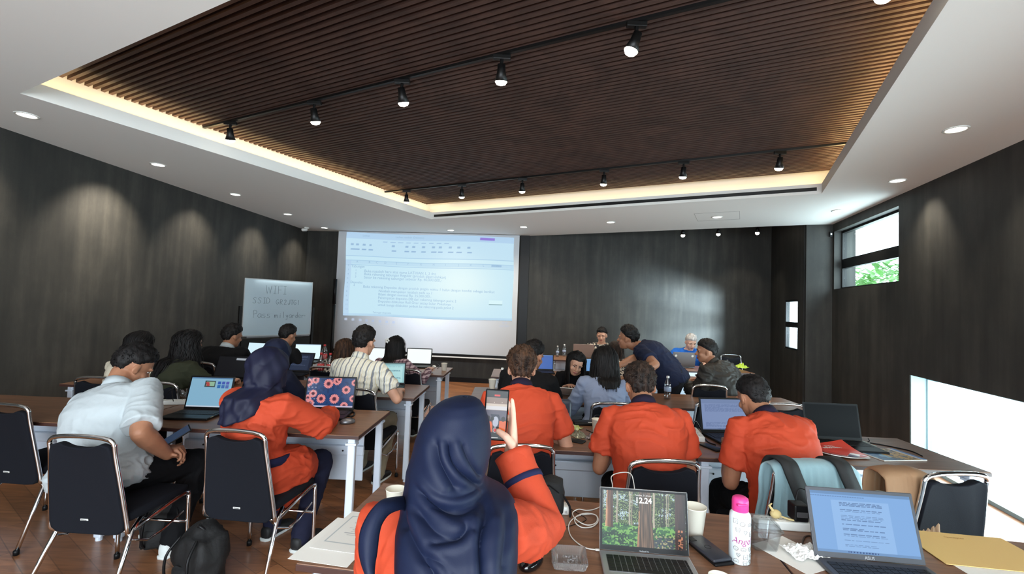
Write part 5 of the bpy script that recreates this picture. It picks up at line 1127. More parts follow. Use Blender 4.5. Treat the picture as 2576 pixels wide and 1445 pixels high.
    for i in (0, 1):
        an = LG[i][2]; dz = an.z-.07; kn = LG[i][1]; yw = 0; bm = BM()
        loft(bm, [(an+Vector((0, y, z-.07)), Vector((1, 0, 0)), Vector((0, 0, 1)), a, b_) for y, z, a, b_ in ((-.065, .045, .024, .030), (-.055, .045, .035, .042), (0, .050, .040, .048), (.07, .035, .046, .034), (.14, .026, .047, .025), (.185, .022, .036, .018), (.20, .02, .018, .010))], 18, 2.6)
        sh_o = obj('shoe', bm, shoes, P, True)
        bm = BM(); loft(bm, [(an+Vector((0, y, -.062)), Vector((1, 0, 0)), Vector((0, 0, 1)), a, .010) for y, a in ((-.072, .02), (-.06, .038), (0, .043), (.08, .050), (.15, .049), (.195, .034), (.207, .016))], 18, 4); obj('sole', bm, SHOEW if shoes is not SHOEK or seed % 2 else M_BLACKP, sh_o, True)
    # ---- top
    bm = BM(); torso(bm, .012 if not female else .010, -.14, .99)
    if hem:
        p, rx_, ry_, d_ = fr(-.10); r2 = []
        for z, a, b_ in ((.12, .165, .135), (0, .195, .16), (-hem*.5, .205, .175), (-hem, .205, .18)): r2.append((p+Vector((0, .045-z*.3, z)), rx_, Vector((0, 1, 0)), a*s*fat*.92, (b_-.045)*s*fat))
        loft(bm, r2); 
        for i in (0, 1): h, kn, an = LG[i]; tube(bm, [h, h.lerp(kn, .5)], [(.118)*s*(1+.6*(fat-1))+.01, (.112)*s*(1+.6*(fat-1))+.01], 16)
    for i in (0, 1):
        a, e, w = arms[i]; sg = 1 if i else -1; ft = fat*thick
        inn = a-rx*(.07*sg)-dS*.03
        ell(bm, a-rx*(.020*sg)-dS*.004, (.060*s*ft,)*3, None, 14)
        if sleeve == 'short': tube(bm, [inn, a, a.lerp(e, .35), a.lerp(e, slv)], [v*s*ft for v in (.06, .060, .062, .068)], 20, caps=False)
        elif sleeve == 'long': tube(bm, [inn, a, a.lerp(e, .5), e, e.lerp(w, .5), e.lerp(w, .93)], [v*s*ft for v in (.066, .062, .058, .053, .045, .036)], 16, caps=False)
        elif sleeve == 'wide': tube(bm, [inn, a, a.lerp(e, .5), e, e.lerp(w, .5), e.lerp(w, .97)], [v*s*ft for v in (.068, .068, .066, .064, .056, .052)], 16, caps=False)
    remeshed('shirt' if not hem else 'tunic', bm, top, P, vox, 4, wrinkles(wr, seed))
    if collar:
        bm = BM(); p, rx_, ry_, d_ = fr(1.0); ring = [p+d_*(.005-.018*math.sin(a))*s+rx_*math.cos(a)*.070*s+ry_*math.sin(a)*.064*s for a in np.linspace(0, 2*math.pi, 25)[:-1]]
        rings = []
        for q in ring:
            o_ = (q-p-d_*(q-p).dot(d_)).normalized(); rings.append([q-d_*.028*s+o_*.010, q+d_*.022*s-o_*.003, q+d_*.022*s-o_*.009, q-d_*.028*s-o_*.006])
        rings.append(rings[0]); ringmesh(bm, rings, True, False); bmesh.ops.remove_doubles(bm, verts=bm.verts, dist=1e-5); obj('collar', bm, collar, P, True)
    if belt:
        bm = BM(); p, rx_, ry_, d_ = fr(.20); wv = .165*s*fat+.022; dv = .125*s*fat*(1+.25*(fat-1))+.020; rings = []
        for a in np.linspace(0, 2*math.pi, 33)[:-1]:
            e = 2.3; ca, sa = math.cos(a), math.sin(a); q = p+rx_*wv*.93*math.copysign(abs(ca)**(2/e), ca)+ry_*dv*math.copysign(abs(sa)**(2/e), sa); o_ = (rx_*ca+ry_*sa).normalized(); rings.append([q+d_*.022-o_*.012, q+d_*.022+o_*.004, q-d_*.022+o_*.004, q-d_*.022-o_*.012])
        rings.append(rings[0]); ringmesh(bm, rings, True, False); bmesh.ops.remove_doubles(bm, verts=bm.verts, dist=1e-5); obj('belt', bm, belt, P, True)
    # ---- face details
    if face:
        for sd in (-1, 1):
            bm = BM(); ell(bm, H(sd*.031, .0655, .010), (.0125*s, .009*s, .0050*s), hr, 12); obj('eye', bm, EYEW, P, True)
            bm = BM(); ell(bm, H(sd*.031, .0722, .009), (.0048*s, .004*s, .0046*s), hr, 10); obj('iris', bm, EYED, P, True)
            bm = BM(); tube(bm, [H(sd*.017, .073, .013), H(sd*.031, .0755, .0155), H(sd*.045, .066, .012)], .0020*s, 6); obj('eyelash', bm, BROW, P, True)
            bm = BM(); tube(bm, [H(sd*.014, .0845, .031), H(sd*.032, .083, .036), H(sd*.050, .070, .031)], [.0034*s, .0032*s, .0018*s], 6); obj('eyebrow', bm, BROW, P, True)
        bm = BM(); tube(bm, [H(-.022, .082, -.050), H(-.008, .0925, -.0465), H(0, .093, -.048), H(.008, .0925, -.0465), H(.022, .082, -.050)], [.002*s, .0045*s, .0045*s, .0045*s, .002*s], 8); tube(bm, [H(-.018, .083, -.054), H(0, .091, -.058), H(.018, .083, -.054)], [.003*s, .0058*s, .003*s], 8); obj('lips', bm, LIP, P, True)
    # ---- hair
    if hair:
        kind, hm = hair[0], hair[1]; opt = hair[2] if len(hair) > 2 else {}
        rdh = random.Random(seed*13+5); front = opt.get('front', .55); nape = opt.get('nape', -.42)-.42; vol = opt.get('vol', .018); cc_ = (0, -.012, .030); R0 = (.0745, .094, .090)
        def hairmask(v):  # v unit dir in the head frame
            x, y, z = v
            if y > 0: lim = front*min(1, y*1.35)**.8+(-.05)*(1-min(1, y*1.4)); return z-lim
            w = min(1, max(0, (abs(x)-.60)/.38)); w2 = min(1, max(0, 1+y*2.2)); return z-(nape*(1-w)*(1-w2)+(-.12)*(w+(1-w)*w2))
        bm = BM(); q = bmesh.ops.create_uvsphere(bm, u_segments=48, v_segments=36, radius=1)
        for vv in q['verts']:
            v = vv.co.copy(); mk = hairmask(v); k_ = max(-1, min(1, mk/.26)); t_ = (vol*(.55+.45*max(0, v.z)) if k_ > 0 else 0)*min(1, max(0, k_))**.5+(k_ < 0)*(-.012)*min(1, -k_*1.5)
            t_ += (.6*vol if k_ > 0 else 0)*(noise.noise(v*opt.get('nf', 6)+Vector((seed, 0, 0))))
            vv.co = H(cc_[0]+v.x*(R0[0]+t_+.002), cc_[1]+v.y*(R0[1]+t_+.002), cc_[2]+v.z*(R0[2]+t_*1.15+.002))
        ho = obj('hair', bm, hm, P, True)
        # tufts
        nT = opt.get('n', 900); Lt = opt.get('len', .028); curlt = opt.get('curl', .5); bm = BM()
        if kind == 'short':
            c_ = 0
            while c_ < nT:
                v = Vector((rdh.gauss(0, 1), rdh.gauss(0, 1), rdh.gauss(.3, 1))).normalized(); mk = hairmask(v)
                if mk < .02: continue
                c_ += 1; fade = min(1, .3+mk*1.1); r_ = vol*(.5+.45*max(0, v.z))
                p0 = Vector((cc_[0]+v.x*(R0[0]+r_*.5), cc_[1]+v.y*(R0[1]+r_*.5), cc_[2]+v.z*(R0[2]+r_*.6)))
                flow = opt.get('flow', Vector((0, -.5, -.6))); tg = (flow-v*flow.dot(v)+Vector((rdh.uniform(-1, 1), rdh.uniform(-1, 1), rdh.uniform(-1, 1)))*curlt).normalized(); side = v.cross(tg).normalized(); l_ = Lt*fade*rdh.uniform(.6, 1.2); wd = opt.get('w', .0042)
                lift = opt.get('lift', .35); p1 = p0+(tg+v*lift).normalized()*l_*.5; p2 = p1+(tg+v*(lift-.6*curlt-.3)+side*rdh.uniform(-1, 1)*curlt).normalized()*l_*.5
                a = [bm.verts.new(H(*(p0+side*wd))), bm.verts.new(H(*(p0-side*wd))), bm.verts.new(H(*(p1+side*wd*.9+v*.001))), bm.verts.new(H(*(p1-side*wd*.9+v*.001))), bm.verts.new(H(*p2)), bm.verts.new(H(*(p1+v*.0025)))]
                bm.faces.new((a[0], a[1], a[3], a[5], a[2])); bm.faces.new((a[2], a[5], a[4])); bm.faces.new((a[5], a[3], a[4]))
            setp(obj('strands', bm, hm, ho, False, False), kind='stuff')
        if kind == 'long':
            LL = opt.get('L', .40); wide = opt.get('wide', 1.0); wav = opt.get('wave', .006); back = opt.get('back', .04); um = opt.get('um', 2.0)
            def S_(u, t):
                # u 0 = back of head; t 0 crown -> 1 end
                ux, uy = math.sin(u), -math.cos(u)
                if t < .30: th = t/.30*math.pi/2; r_ = math.sin(th); p = H(ux*(.0745+.020)*r_*1.03, -.012+uy*(.094+.020)*r_*1.02, .030+(.090+.021)*math.cos(th)); return p
                q_ = (t-.30)/.70; p = H(ux*.097, -.012+uy*.116, .030); dn = Vector((0, 0, -1)); flare = (1+ (wide-1)*math.sin(min(1, q_*1.2)*math.pi/2))
                b0 = H(0, -.012, .030); rad = p-b0; rad.z *= .3
                x = b0+Vector((rad.x*flare, rad.y, 0))+Vector((0, 0, rad.z))+dn*LL*q_+(-ry)*back*q_*max(0, math.cos(u))
                # keep outside the back
                tp = None; zz = x.z
                pp_, rx2, ry2, d2 = fr(max(0, min(1.0, (zz-pts[0].z)/max(.05, pts[-1].z-pts[0].z)))); dep = (x-pp_).dot(ry2); 
                lim = -(.115*s*(1 if zz < pts[-1].z else .3)+.028)
                if abs(u) < 1.5 and zz < pts[-1].z+.03 and dep > lim: x = x+ry2*(lim-dep)*min(1, (pts[-1].z+.03-zz)/.06)*(1-abs(u)/1.7)
                return x
            bm = BM(); nu, nt_ = 40, 34; G_ = []
            for i in range(nu+1):
                u = -um+2*um*i/nu; row = []
                for j in range(nt_+1):
                    t = j/nt_; uu = u*(1 if t > .3 else 1+(math.pi/um-1)*(1-t/.3)**2); p = S_(uu, max(t, .01)); o_ = (p-H(0, 0, 0)); o_.z = 0; o_ = o_.normalized() if o_.length > 0 else o_
                    p = p+o_*wav*(math.sin(u*13+t*opt.get('wf', 9)+seed)+.6*math.sin(u*29-t*15))*min(1, t*2); row.append(bm.verts.new(p))
                G_.append(row)
            for i in range(nu):
                for j in range(nt_): bm.faces.new((G_[i][j], G_[i+1][j], G_[i+1][j+1], G_[i][j+1]))
            lo_ = obj('hair_length', bm, hm, P, True); md = lo_.modifiers.new('s', 'SOLIDIFY'); md.thickness = .012; md.offset = -1
            bm = BM()
            for k_ in range(opt.get('ns', 260)):
                u = rdh.uniform(-um, um); u1 = u+rdh.uniform(-.12, .12); t0 = rdh.uniform(.0, .5); t1 = min(1.06, t0+rdh.uniform(.4, .8)); prev = None; wd = rdh.uniform(.002, .0042); ph = rdh.uniform(0, 6)
                for j in range(11):
                    q_ = j/10; t = t0+(t1-t0)*q_; uu = u+(u1-u)*q_+.05*math.sin(t*opt.get('wf', 9)*1.5+ph)*opt.get('sw', .6); p = S_(uu*(1 if t > .3 else 1+(math.pi/um-1)*(1-t/.3)**2), t); o_ = p-H(0, 0, 0); o_.z = 0; o_ = o_.normalized(); sd_ = Vector((-o_.y, o_.x, 0)); lift = .004+.008*math.sin(q_*3.1)+wav*math.sin(t*14+ph); w_ = wd*(1-.8*q_**3)
                    cur = (bm.verts.new(p+o_*lift+sd_*w_), bm.verts.new(p+o_*(lift+.0015)), bm.verts.new(p+o_*lift-sd_*w_))
                    if prev: bm.faces.new((prev[0], prev[1], cur[1], cur[0])); bm.faces.new((prev[1], prev[2], cur[2], cur[1]))
                    prev = cur
            setp(obj('strands', bm, hm, lo_, True, False), kind='stuff')
    # ---- generic headscarf
    if hijab and build_hijab:
        hm = hijab[0]; opt = hijab[1] if len(hijab) > 1 else {}; dl = opt.get('drop', .26); bm = BM(); nu, nt_ = 84, 60; G_ = []; kk = opt.get('k', 1.0)
        for j in range(nt_+1):
            t = j/nt_; row = []
            for i in range(nu):
                u = 2*math.pi*i/nu; ux, uy = math.sin(u), -math.cos(u); fo = .5+.5*math.cos(u)
                if t < .42:
                    th = t/.42*math.pi/2*1.02+.02; r_ = math.sin(th); pk = 0; p = H(ux*(.100*kk)*r_, -.014+uy*(.122*kk)*r_, .026+.112*kk*math.cos(th))
                elif t < .62:
                    q_ = (t-.42)/.20; p = H(ux*(.100*kk-.010*q_), -.014+uy*(.122*kk-.018*q_*fo), .026-.115*q_)
                else:
                    q_ = (t-.62)/.38; p1 = H(ux*(.090), -.014+uy*.104, -.089); fl = 1+opt.get('flare', .35)*q_; c0 = H(0, -.014, -.089); rad = p1-c0; x = c0+Vector((rad.x*fl, rad.y*(1+.25*q_), rad.z*(1-q_)))+Vector((0, 0, -dl*q_*(.75+.25*math.cos(u*1.0+opt.get('sk', .3)))))
                    zz = x.z; pp_, rx2, ry2, d2 = fr(max(0, min(1, (zz-pts[0].z)/max(.05, pts[-1].z-pts[0].z)))); dep = (x-pp_).dot(ry2); lim = (.118*s*fat+.052)
                    if fo > .4 and zz < pts[-1].z+.04 and dep > -lim: x = x+ry2*(-lim-dep)*min(1, (pts[-1].z+.04-zz)/.07)*((fo-.4)/.6)**.5
                    p = x
                c0 = H(0, -.014, 0); o_ = p-c0; o_.z *= .3; o_ = o_.normalized() if o_.length > 1e-6 else Vector((0, 0, 1)); am = .0065*min(1, t*2.2)*(1 if t < .6 else 1.8)
                fd = math.sin(u*5+t*16+seed)*.8+math.sin(u*9-t*22+seed*2)*.5+.9*(1-abs(math.sin(u*2.5+t*6+seed)))**3
                row.append(bm.verts.new(p+o_*am*fd))
            G_.append(row)
        for j in range(nt_):
            for i in range(nu):
                u = 2*math.pi*(i+.5)/nu; t = (j+.5)/nt_
                if abs(u-math.pi) < .75*min(1, (t-.18)*8) and .2 < t < .52: continue   # the face opening
                bm.faces.new((G_[j][i], G_[j][(i+1) % nu], G_[j+1][(i+1) % nu], G_[j+1][i]))
        bm.faces.new(G_[0][::-1]); ho = obj('headscarf', bm, hm, P, True); md = ho.modifiers.new('s', 'SOLIDIFY'); md.thickness = .004; md.offset = -1
    return P, dict(H=H, fr=fr, loc=loc, arms=arms, root=root, Rz=Rz, hc=hc, pts=pts, inv=inv, hr=hr)
V3 = Vector
# 1 white shirt, looking down at his phone
w1 = at(440, 1128, 2.80)
P, D = person('man in a white short-sleeved shirt seated at the left, looking down at a phone', (334, 925, 2.62), -12, (6, 27), -19, (18, 28, 0), 1.12, 1.25, 'tan', WH, 'short', DKT, SHOEW,
    ('short', HB, dict(n=1300, len=.026, front=.5, nape=-.30, vol=.020)), hands=[(0, 0, 0, w1+V3((-.09, .02, -.01))), (0, 0, 0, w1+V3((-.02, -.03, -.03)))], poles=[(-.6, -.5, -1), (.62, -.32, -1)], slv=.88,
    legs=[((-.12, .46, .50), (-.10, .42, .07)), ((.20, .44, .50), (.24, .26, .07))], vox=.008, seed=3, wr=.009, collar=WH, face=True, curl=.75, ry_=2.67)
ph = thing('smartphone', 'dark phone held in both hands by the man in the white shirt', 'phone', at(446, 1096, 2.80), -20, None); bm = BM(); box(bm, (0, 0, 0), (.072, .009, .15), Matrix.Rotation(-.9, 3, 'X') @ Matrix.Rotation(.5, 3, 'Y'), .003); obj('case', bm, M_BLACKP, ph)
bm = BM(); box(bm, (0, 0, 0), (.066, .0098, .138), Matrix.Rotation(-.9, 3, 'X') @ Matrix.Rotation(.5, 3, 'Y')); obj('screen', bm, mat('phone_screen_dim', srgb(20, 26, 36), .2, emit=(srgb(60, 80, 110)[:3], .5)), ph)
# 2 woman in navy hijab, orange tunic and belt
P, D = person('woman in a navy headscarf and orange tunic with navy belt, at the sunflower laptop', (676, 932, 2.68), -14, (2, 12), 0, (6, 10, 0), 1.02, 1.22, 'fair', OR, 'wide', cloth('navy_trousers', (26, 28, 48)), SHOEK, None, (HJ2, dict(drop=.21, k=1.04, flare=.22)),
    hands=[(-.16, .50, .80), (.17, .50, .80)], poles=[(-1.2, -.2, -1), (1.3, -.2, -1)], female=True, belt=cloth('navy_belt', (32, 34, 66)), hem=.14, legs=[((-.13, .46, .50), (-.13, .36, .07)), ((.15, .46, .50), (.15, .30, .07))], vox=.008, seed=5, wr=.008, ry_=2.74)
# 4-6 orange shirts
P, D = person('man with curly brown hair in an orange shirt, seen past the raised phone', (1312, 932, 2.62), 0, (14, 34), 0, (0, 8, 0), 1.05, 1.08, 'light', OR, 'short', DKT, SHOEK, ('short', HBR, dict(n=2200, len=.036, curl=1.3, vol=.030, nape=-.5, lift=.5)),
    hands=[(-.12, .46, .79), (.16, .42, .79)], poles=[(-.5, -.6, -1), (.7, -.6, -1)], collar=cloth('dark_collar', (30, 24, 44)), vox=.008, seed=11, wr=.006, ry_=2.66)
P, D = person('man with wavy dark hair in an orange shirt, middle of the three orange shirts', (1610, 975, 2.50), -3, (12, 36), 0, (0, 18, 0), 1.06, 1.14, 'tan', OR, 'short', DKT, SHOEK, ('short', HDB, dict(n=2200, len=.032, curl=1.2, vol=.026, nape=-.5, lift=.4)),
    hands=[(-.14, .40, .79), (.15, .40, .79)], poles=[(-.5, -.7, -1), (.5, -.7, -1)], collar=MATS['cloth_dark_collar'], vox=.008, seed=17, wr=.008, ry_=2.5)
P, D = person('man with short cropped hair in an orange shirt, right one of the three', (1895, 1003, 2.42), 8, (12, 40), 0, (0, 16, 0), 1.06, 1.16, 'tan', OR, 'short', DKT, SHOEK, ('short', HB, dict(n=1800, len=.018, vol=.013, nape=-.42, curl=.4)),
    hands=[(-.12, .38, .79), (.15, .40, .79)], poles=[(-.5, -.7, -1), (.5, -.7, -1)], collar=MATS['cloth_dark_collar'], vox=.008, seed=23, wr=.008, ry_=2.47)
# 7 person by the wall
person('dark-haired woman in a cream top behind the white-shirted man', (352, 872, 3.8), -10, (6, 22), 0, (10, 14, 0), .98, 1.0, 'light', CR, 'long', DKT, SHOEK, ('long', HB, dict(L=.20, wide=.9, um=2.0, wave=.004)), female=True, vox=.011, seed=29, ry_=3.95)
# 8 olive jacket woman
person('woman with long wavy black hair in an olive jacket, typing near the left wall', (476, 870, 3.8), -22, (6, 20), 0, (10, 14, 0), 1.02, 1.12, 'light', OL, 'long', DKT, SHOEK, ('long', HB, dict(L=.42, wide=1.25, um=2.05, wave=.014, wf=16, ns=420, sw=1.6)), female=True, vox=.010, seed=31,
    hands=[(-.10, .40, .80), (.18, .46, .80)], poles=[(-.8, -.3, -1), (.9, -.3, -1)], wr=.008, ry_=3.95)
# 9 big man in black
person('heavy-set man in a black jacket in the front row, left of the whiteboard', (585, 848, 5.1), -8, (8, 22), 0, (20, 8, 0), 1.08, 1.32, 'tan', BK, 'long', DKT, SHOEK, ('short', HB, dict(n=900, len=.03, vol=.024)), collar=WH, vox=.013, seed=37, ry_=5.2)
# 10 second navy headscarf
person('woman in a dark navy headscarf sitting just beyond the woman in orange', (697, 893, 3.55), -10, (5, 16), 0, (4, 10, 0), 1.0, 1.1, 'light', cloth('deep_navy', (26, 30, 50)), 'long', DKT, SHOEK, None, (HJ, dict(drop=.22, k=1.02)), female=True, vox=.011, seed=41, hands=[(-.14, .46, .80), (.15, .44, .80)], ry_=3.85)
# 11 black polo
person('man with cropped black hair in a black polo, reaching over his laptop below the whiteboard', (724, 846, 5.1), -12, (8, 26), 0, (6, 12, 0), 1.05, 1.0, 'tan', BK, 'short', DKT, SHOEK, ('short', HB, dict(n=800, len=.02, vol=.016)), vox=.012, seed=43, hands=[(-.14, .46, .79), (.30, .44, .79)], collar=BK, ry_=5.2)
# 12 batik woman
person('woman with brown highlighted hair in a dark patterned top, front row', (868, 882, 5.1), -6, (8, 26), 0, (10, 16, 0), 1.0, 1.05, 'light', BTK, 'long', DKT, SHOEK, ('long', HBR, dict(L=.22, wide=1.15, um=2.1, ns=320)), female=True, vox=.012, seed=47, ry_=5.2)
# 13 striped shirt
person('man in a cream and grey striped short-sleeved shirt, third row left', (917, 863, 3.72), -12, (4, 16), 0, (4, 6, 0), 1.08, 1.06, 'light', STR, 'short', KH, SHOEK, ('short', HB, dict(n=1300, len=.026, vol=.022)), vox=.009, seed=53, wr=.007, collar=STR,
    hands=[(-.16, .44, .80), (.26, .36, .78)], poles=[(-.6, -.4, -1), (.8, -.4, -1)], legs=[((-.12, .44, .50), (-.12, .40, .07)), ((.14, .44, .50), (.16, .22, .07))], ry_=3.93)
# 14 plaid woman
P, D = person('woman with long black hair and a white hair clip in a plaid shirt, front row', (996, 876, 5.1), -16, (6, 18), 0, (6, 10, 0), 1.0, 1.02, 'fair', PLD, 'long', DKT, SHOEK, ('long', HB, dict(L=.44, wide=1.05, um=2.0, ns=320, wave=.004)), female=True, vox=.011, seed=59, hands=[(-.16, .44, .80), (.30, .42, .80)], poles=[(-.6, -.4, -1), (.9, -.3, -1)], wr=.006, ry_=5.2)
bm = BM(); c = D['H'](-.04, -.135, .055); 
for a in range(5): ell(bm, c+V3((.018*math.cos(a*1.257), 0, .018*math.sin(a*1.257))), (.013, .008, .013), None, 10)
obj('hair_clip', bm, M_WHITEP, P, True)
# 15 man in black
person('man in a black jacket right of the aisle, seated before the blue-lit laptop', (1342, 898, 3.75), -20, (6, 24), 3, (14, 14, 0), 1.06, 1.12, 'tan', BK, 'long', DKT, SHOEK, ('short', HB, dict(n=900, len=.026, vol=.020)), vox=.011, seed=61, wr=.01, ry_=3.85)
# 16 woman facing us
person('woman with long dark hair facing the viewer, looking down, between the tables', (1447, 917, 4.62), 172, (14, 34), 4, (-14, 14, -14), .98, 1.0, 'light', BK, 'long', DKT, SHOEK, ('long', HB, dict(L=.40, um=2.05, wide=1.05, ns=300, wave=.004)), female=True, face=True, vox=.008, seed=67, hands=[(-.12, .36, .80), (.12, .36, .80)], ry_=5.0)
# 17 grey blazer
person('woman with dark shoulder-length hair in a grey-blue blazer', (1521, 912, 3.72), -2, (2, 16), 4, (-8, 10, 0), 1.02, 1.08, 'light', GB, 'long', DKT, SHOEK, ('long', HB, dict(L=.26, wide=1.15, um=2.15, ns=320, wave=.006)), female=True, vox=.009, seed=71, wr=.007, hands=[(-.18, .40, .80), (.12, .40, .80)], ry_=3.85)
# 18 standing bent man
hL = at(1596, 948, 4.60)
P, D = person('standing man with a quiff in a navy t-shirt, bending over the table to look left', (1578, 853, 4.55), 64, (34, 60), 0, (4, -16, 0), 1.08, 1.16, 'tan', NT, 'short', cloth('charcoal', (24, 24, 28)), SHOEK, ('short', HB, dict(n=1700, len=.036, vol=.024, front=.62, flow=V3((0, .7, .5)), lift=.6, nape=-.25)),
    stand=.86, face=True, vox=.008, seed=73, wr=.008, hands=[(0, 0, 0, hL), (0, 0, 0, hL+V3((-.22, .22, .0)))], poles=[(-.2, -1, 0), (.4, -.6, .2)], seatz=0, ry_=5.0)
# 19 batik man far
person('man in a black and cream batik shirt behind a laptop at the far alcove table', (1514, 845, 8.2), 168, (4, 14), 0, (8, 12, 0), 1.12, 1.0, 'light', BTL, 'long', DKT, SHOEK, ('short', HB, dict(n=600, len=.024, vol=.018)), face=True, vox=.012, seed=79, hands=[(-.14, .38, .80), (.14, .38, .80)], ry_=8.35)
# 20 blue polo elder
person('grey-haired man in a blue polo shirt, looking down behind the stickered laptop', (1738, 862, 7.65), 178, (6, 22), 0, (0, 22, 0), 1.10, 1.12, 'fair', BLP, 'short', DKT, SHOEK, ('short', HG, dict(n=700, len=.022, vol=.014, front=.5)), face=True, vox=.012, seed=83, hands=[(-.22, .42, .80), (.2, .42, .80)], poles=[(-1.2, -.3, -.8), (1.2, -.3, -.8)], ry_=7.85)
# 21 charcoal jacket, profile left
person('man in a charcoal jacket turned left in profile, front row right', (1776, 886, 5.12), 38, (10, 30), -4, (-34, -2, 0), 1.10, 1.24, 'tan', JK, 'long', DKT, SHOEK, ('short', HB, dict(n=1000, len=.024, vol=.016, front=.5, nape=-.25)), face=True, vox=.010, seed=89, wr=.012, hands=[(-.16, .40, .80), (.16, .40, .80)], collar=JK, ry_=5.0)
# 22 woman behind the bent man
person('woman in a black and white top, mostly hidden behind the bending man', (1548, 884, 5.7), 30, (6, 24), 0, (0, 16, 0), .96, 1.0, 'light', BTK, 'long', DKT, SHOEK, ('long', HDB, dict(L=.2, um=2.1, ns=120)), female=True, vox=.014, seed=97, ry_=6.0)
# 3 the woman in front, holding up her phone
def front_hand(bm, w, loc):
    fingers(bm, w, V3((-.02, .03, 1)), V3((1, .12, 0)), 1.05, .1, -1, .0085, .06, .6, [loc((.020, 1.452, 1.150)), loc((.016, 1.428, 1.176)), loc((-.003, 1.422, 1.198)), loc((-.027, 1.434, 1.210))], [.05, .22, .95, 1.0])
wr_ = V3((.019, 1.478, 1.136)); el_ = V3((.113, 1.36, .955))
P, D = person('woman in a navy headscarf and orange tunic in the foreground, holding up her phone', (1135, 1118, 1.25), 0, (3, 9), 0, (3, -2, 0), 1.0, 1.04, 'fair', OR, 'wide', cloth('navy_trousers2', (26, 28, 48)), SHOEK, None, (HJ,), build_hijab=False,
    hands=[(-.10, .36, .79), (0, 0, 0, wr_)], poles=[(-.25, -.3, -1), (.95, -.5, -1.1)], female=True, vox=.0065, seed=101, wr=.006, hem=.1, arms_curl=[.5, None], thick=1.08, elbow=[None, el_], custom=front_hand)
# ---- the foreground woman's own headscarf and sleeve trim (her frame: faces +y, only shifted)
R3 = D['root'].copy()
def prj(p): q = V3(p)-V3((0, 0, CAMH)); k = q.dot(cf); return CX+FPX*q.dot(crt)/k, CY-FPX*q.dot(cup)/k
LV = [(1008, 1166, 1169, 1.24, .003), (1009.5, 1146, 1184, 1.24, .03), (1013, 1128, 1196, 1.24, .05), (1022, 1104, 1207, 1.24, .08), (1040, 1081, 1217, 1.245, .105), (1070, 1059, 1226, 1.25, .125), (1110, 1044, 1231, 1.25, .138), (1150, 1036, 1229, 1.245, .145),
      (1190, 1024, 1221, 1.235, .145), (1215, 1018, 1212, 1.225, .143), (1235, 1015, 1226, 1.22, .145), (1252, 1012, 1250, 1.21, .150), (1270, 1008, 1282, 1.20, .160), (1300, 1004, 1299, 1.19, .175), (1340, 1001, 1301, 1.17, .180), (1400, 1001, 1299, 1.15, .180), (1450, 1003, 1296, 1.14, .178), (1510, 1010, 1290, 1.13, .175), (1560, 1020, 1280, 1.12, .170)]
FOLD = [([(1097, 1112), (1103, 1155), (1124, 1197), (1148, 1236)], -.013, 11), ([(1078, 1110), (1080, 1160), (1100, 1205), (1125, 1238)], .006, 18), ([(1112, 1108), (1118, 1150), (1142, 1192), (1175, 1222)], .007, 9), ([(1126, 1112), (1133, 1155), (1160, 1190), (1206, 1222)], -.012, 9), ([(1145, 1110), (1158, 1150), (1180, 1185), (1206, 1212)], .007, 9),
        ([(1162, 1116), (1180, 1160), (1207, 1203)], -.010, 8), ([(1055, 1210), (1088, 1250), (1143, 1266), (1190, 1252), (1206, 1236)], .009, 11), ([(1055, 1228), (1090, 1272), (1145, 1290), (1190, 1276), (1210, 1250)], -.014, 11),
        ([(1062, 1262), (1115, 1312), (1168, 1330), (1206, 1300)], .007, 14), ([(1050, 1285), (1100, 1340), (1150, 1352), (1185, 1325)], -.010, 13), ([(1212, 1236), (1224, 1292), (1209, 1361), (1213, 1450), (1213, 1540)], -.018, 11), ([(1232, 1250), (1246, 1310), (1238, 1400), (1240, 1540)], .010, 16),
        ([(1190, 1300), (1190, 1370), (1192, 1450), (1192, 1540)], .008, 14), ([(1004, 1275), (1028, 1344), (1056, 1395), (1090, 1450), (1120, 1540)], -.014, 13), ([(1030, 1290), (1062, 1350), (1100, 1400), (1135, 1460)], .007, 16), ([(1066, 1392), (1112, 1420), (1140, 1460)], -.009, 9), ([(1078, 1372), (1145, 1358), (1182, 1320)], -.009, 10), ([(1100, 1385), (1160, 1375), (1195, 1345)], .006, 12), ([(1270, 1275), (1272, 1340), (1262, 1440)], -.008, 10), ([(1020, 1200), (1016, 1270), (1010, 1340)], -.010, 8)]
NU, NT_ = 220, 170
lv = np.array(LV, float); cum = np.concatenate([[0], np.cumsum(np.hypot(np.diff(lv[:, 0]), np.diff(lv[:, 2]-lv[:, 1])*.5))]); tt = np.linspace(0, cum[-1], NT_+1)
from_t = [np.interp(tt, cum, lv[:, i]) for i in range(5)]
for it in range(2): from_t = [f if i == 0 else np.concatenate([[f[0]], (f[:-2]+2*f[1:-1]+f[2:])/4, [f[-1]]]) for i, f in enumerate(from_t)]
Pn = np.zeros((NT_+1, NU, 3))
for j in range(NT_+1):
    py, xl, xr, yc, dp = [f[j] for f in from_t]; a_ = at(xl, py, yc-.03); b_ = at(xr, py, yc-.03); c_ = (a_+b_)/2; hw = (b_-a_).length/2; zt_ = (b_.z-a_.z)/2/max(hw, 1e-6)
    u = np.linspace(0, 2*np.pi, NU, endpoint=False); e_ = 2.0+.5*min(1, max(0, (py-1230)/120)); cu_ = np.sign(np.cos(u))*np.abs(np.cos(u))**(2/e_); su_ = np.sign(np.sin(u))*np.abs(np.sin(u))**(2/e_)
    Pn[j, :, 0] = c_.x+hw*cu_; Pn[j, :, 1] = yc+dp*su_; Pn[j, :, 2] = c_.z+zt_*hw*cu_
du = np.roll(Pn, -1, 1)-np.roll(Pn, 1, 1); dv_ = np.gradient(Pn, axis=0); Nn = np.cross(dv_, du); Nn /= np.linalg.norm(Nn, axis=2, keepdims=True)+1e-9
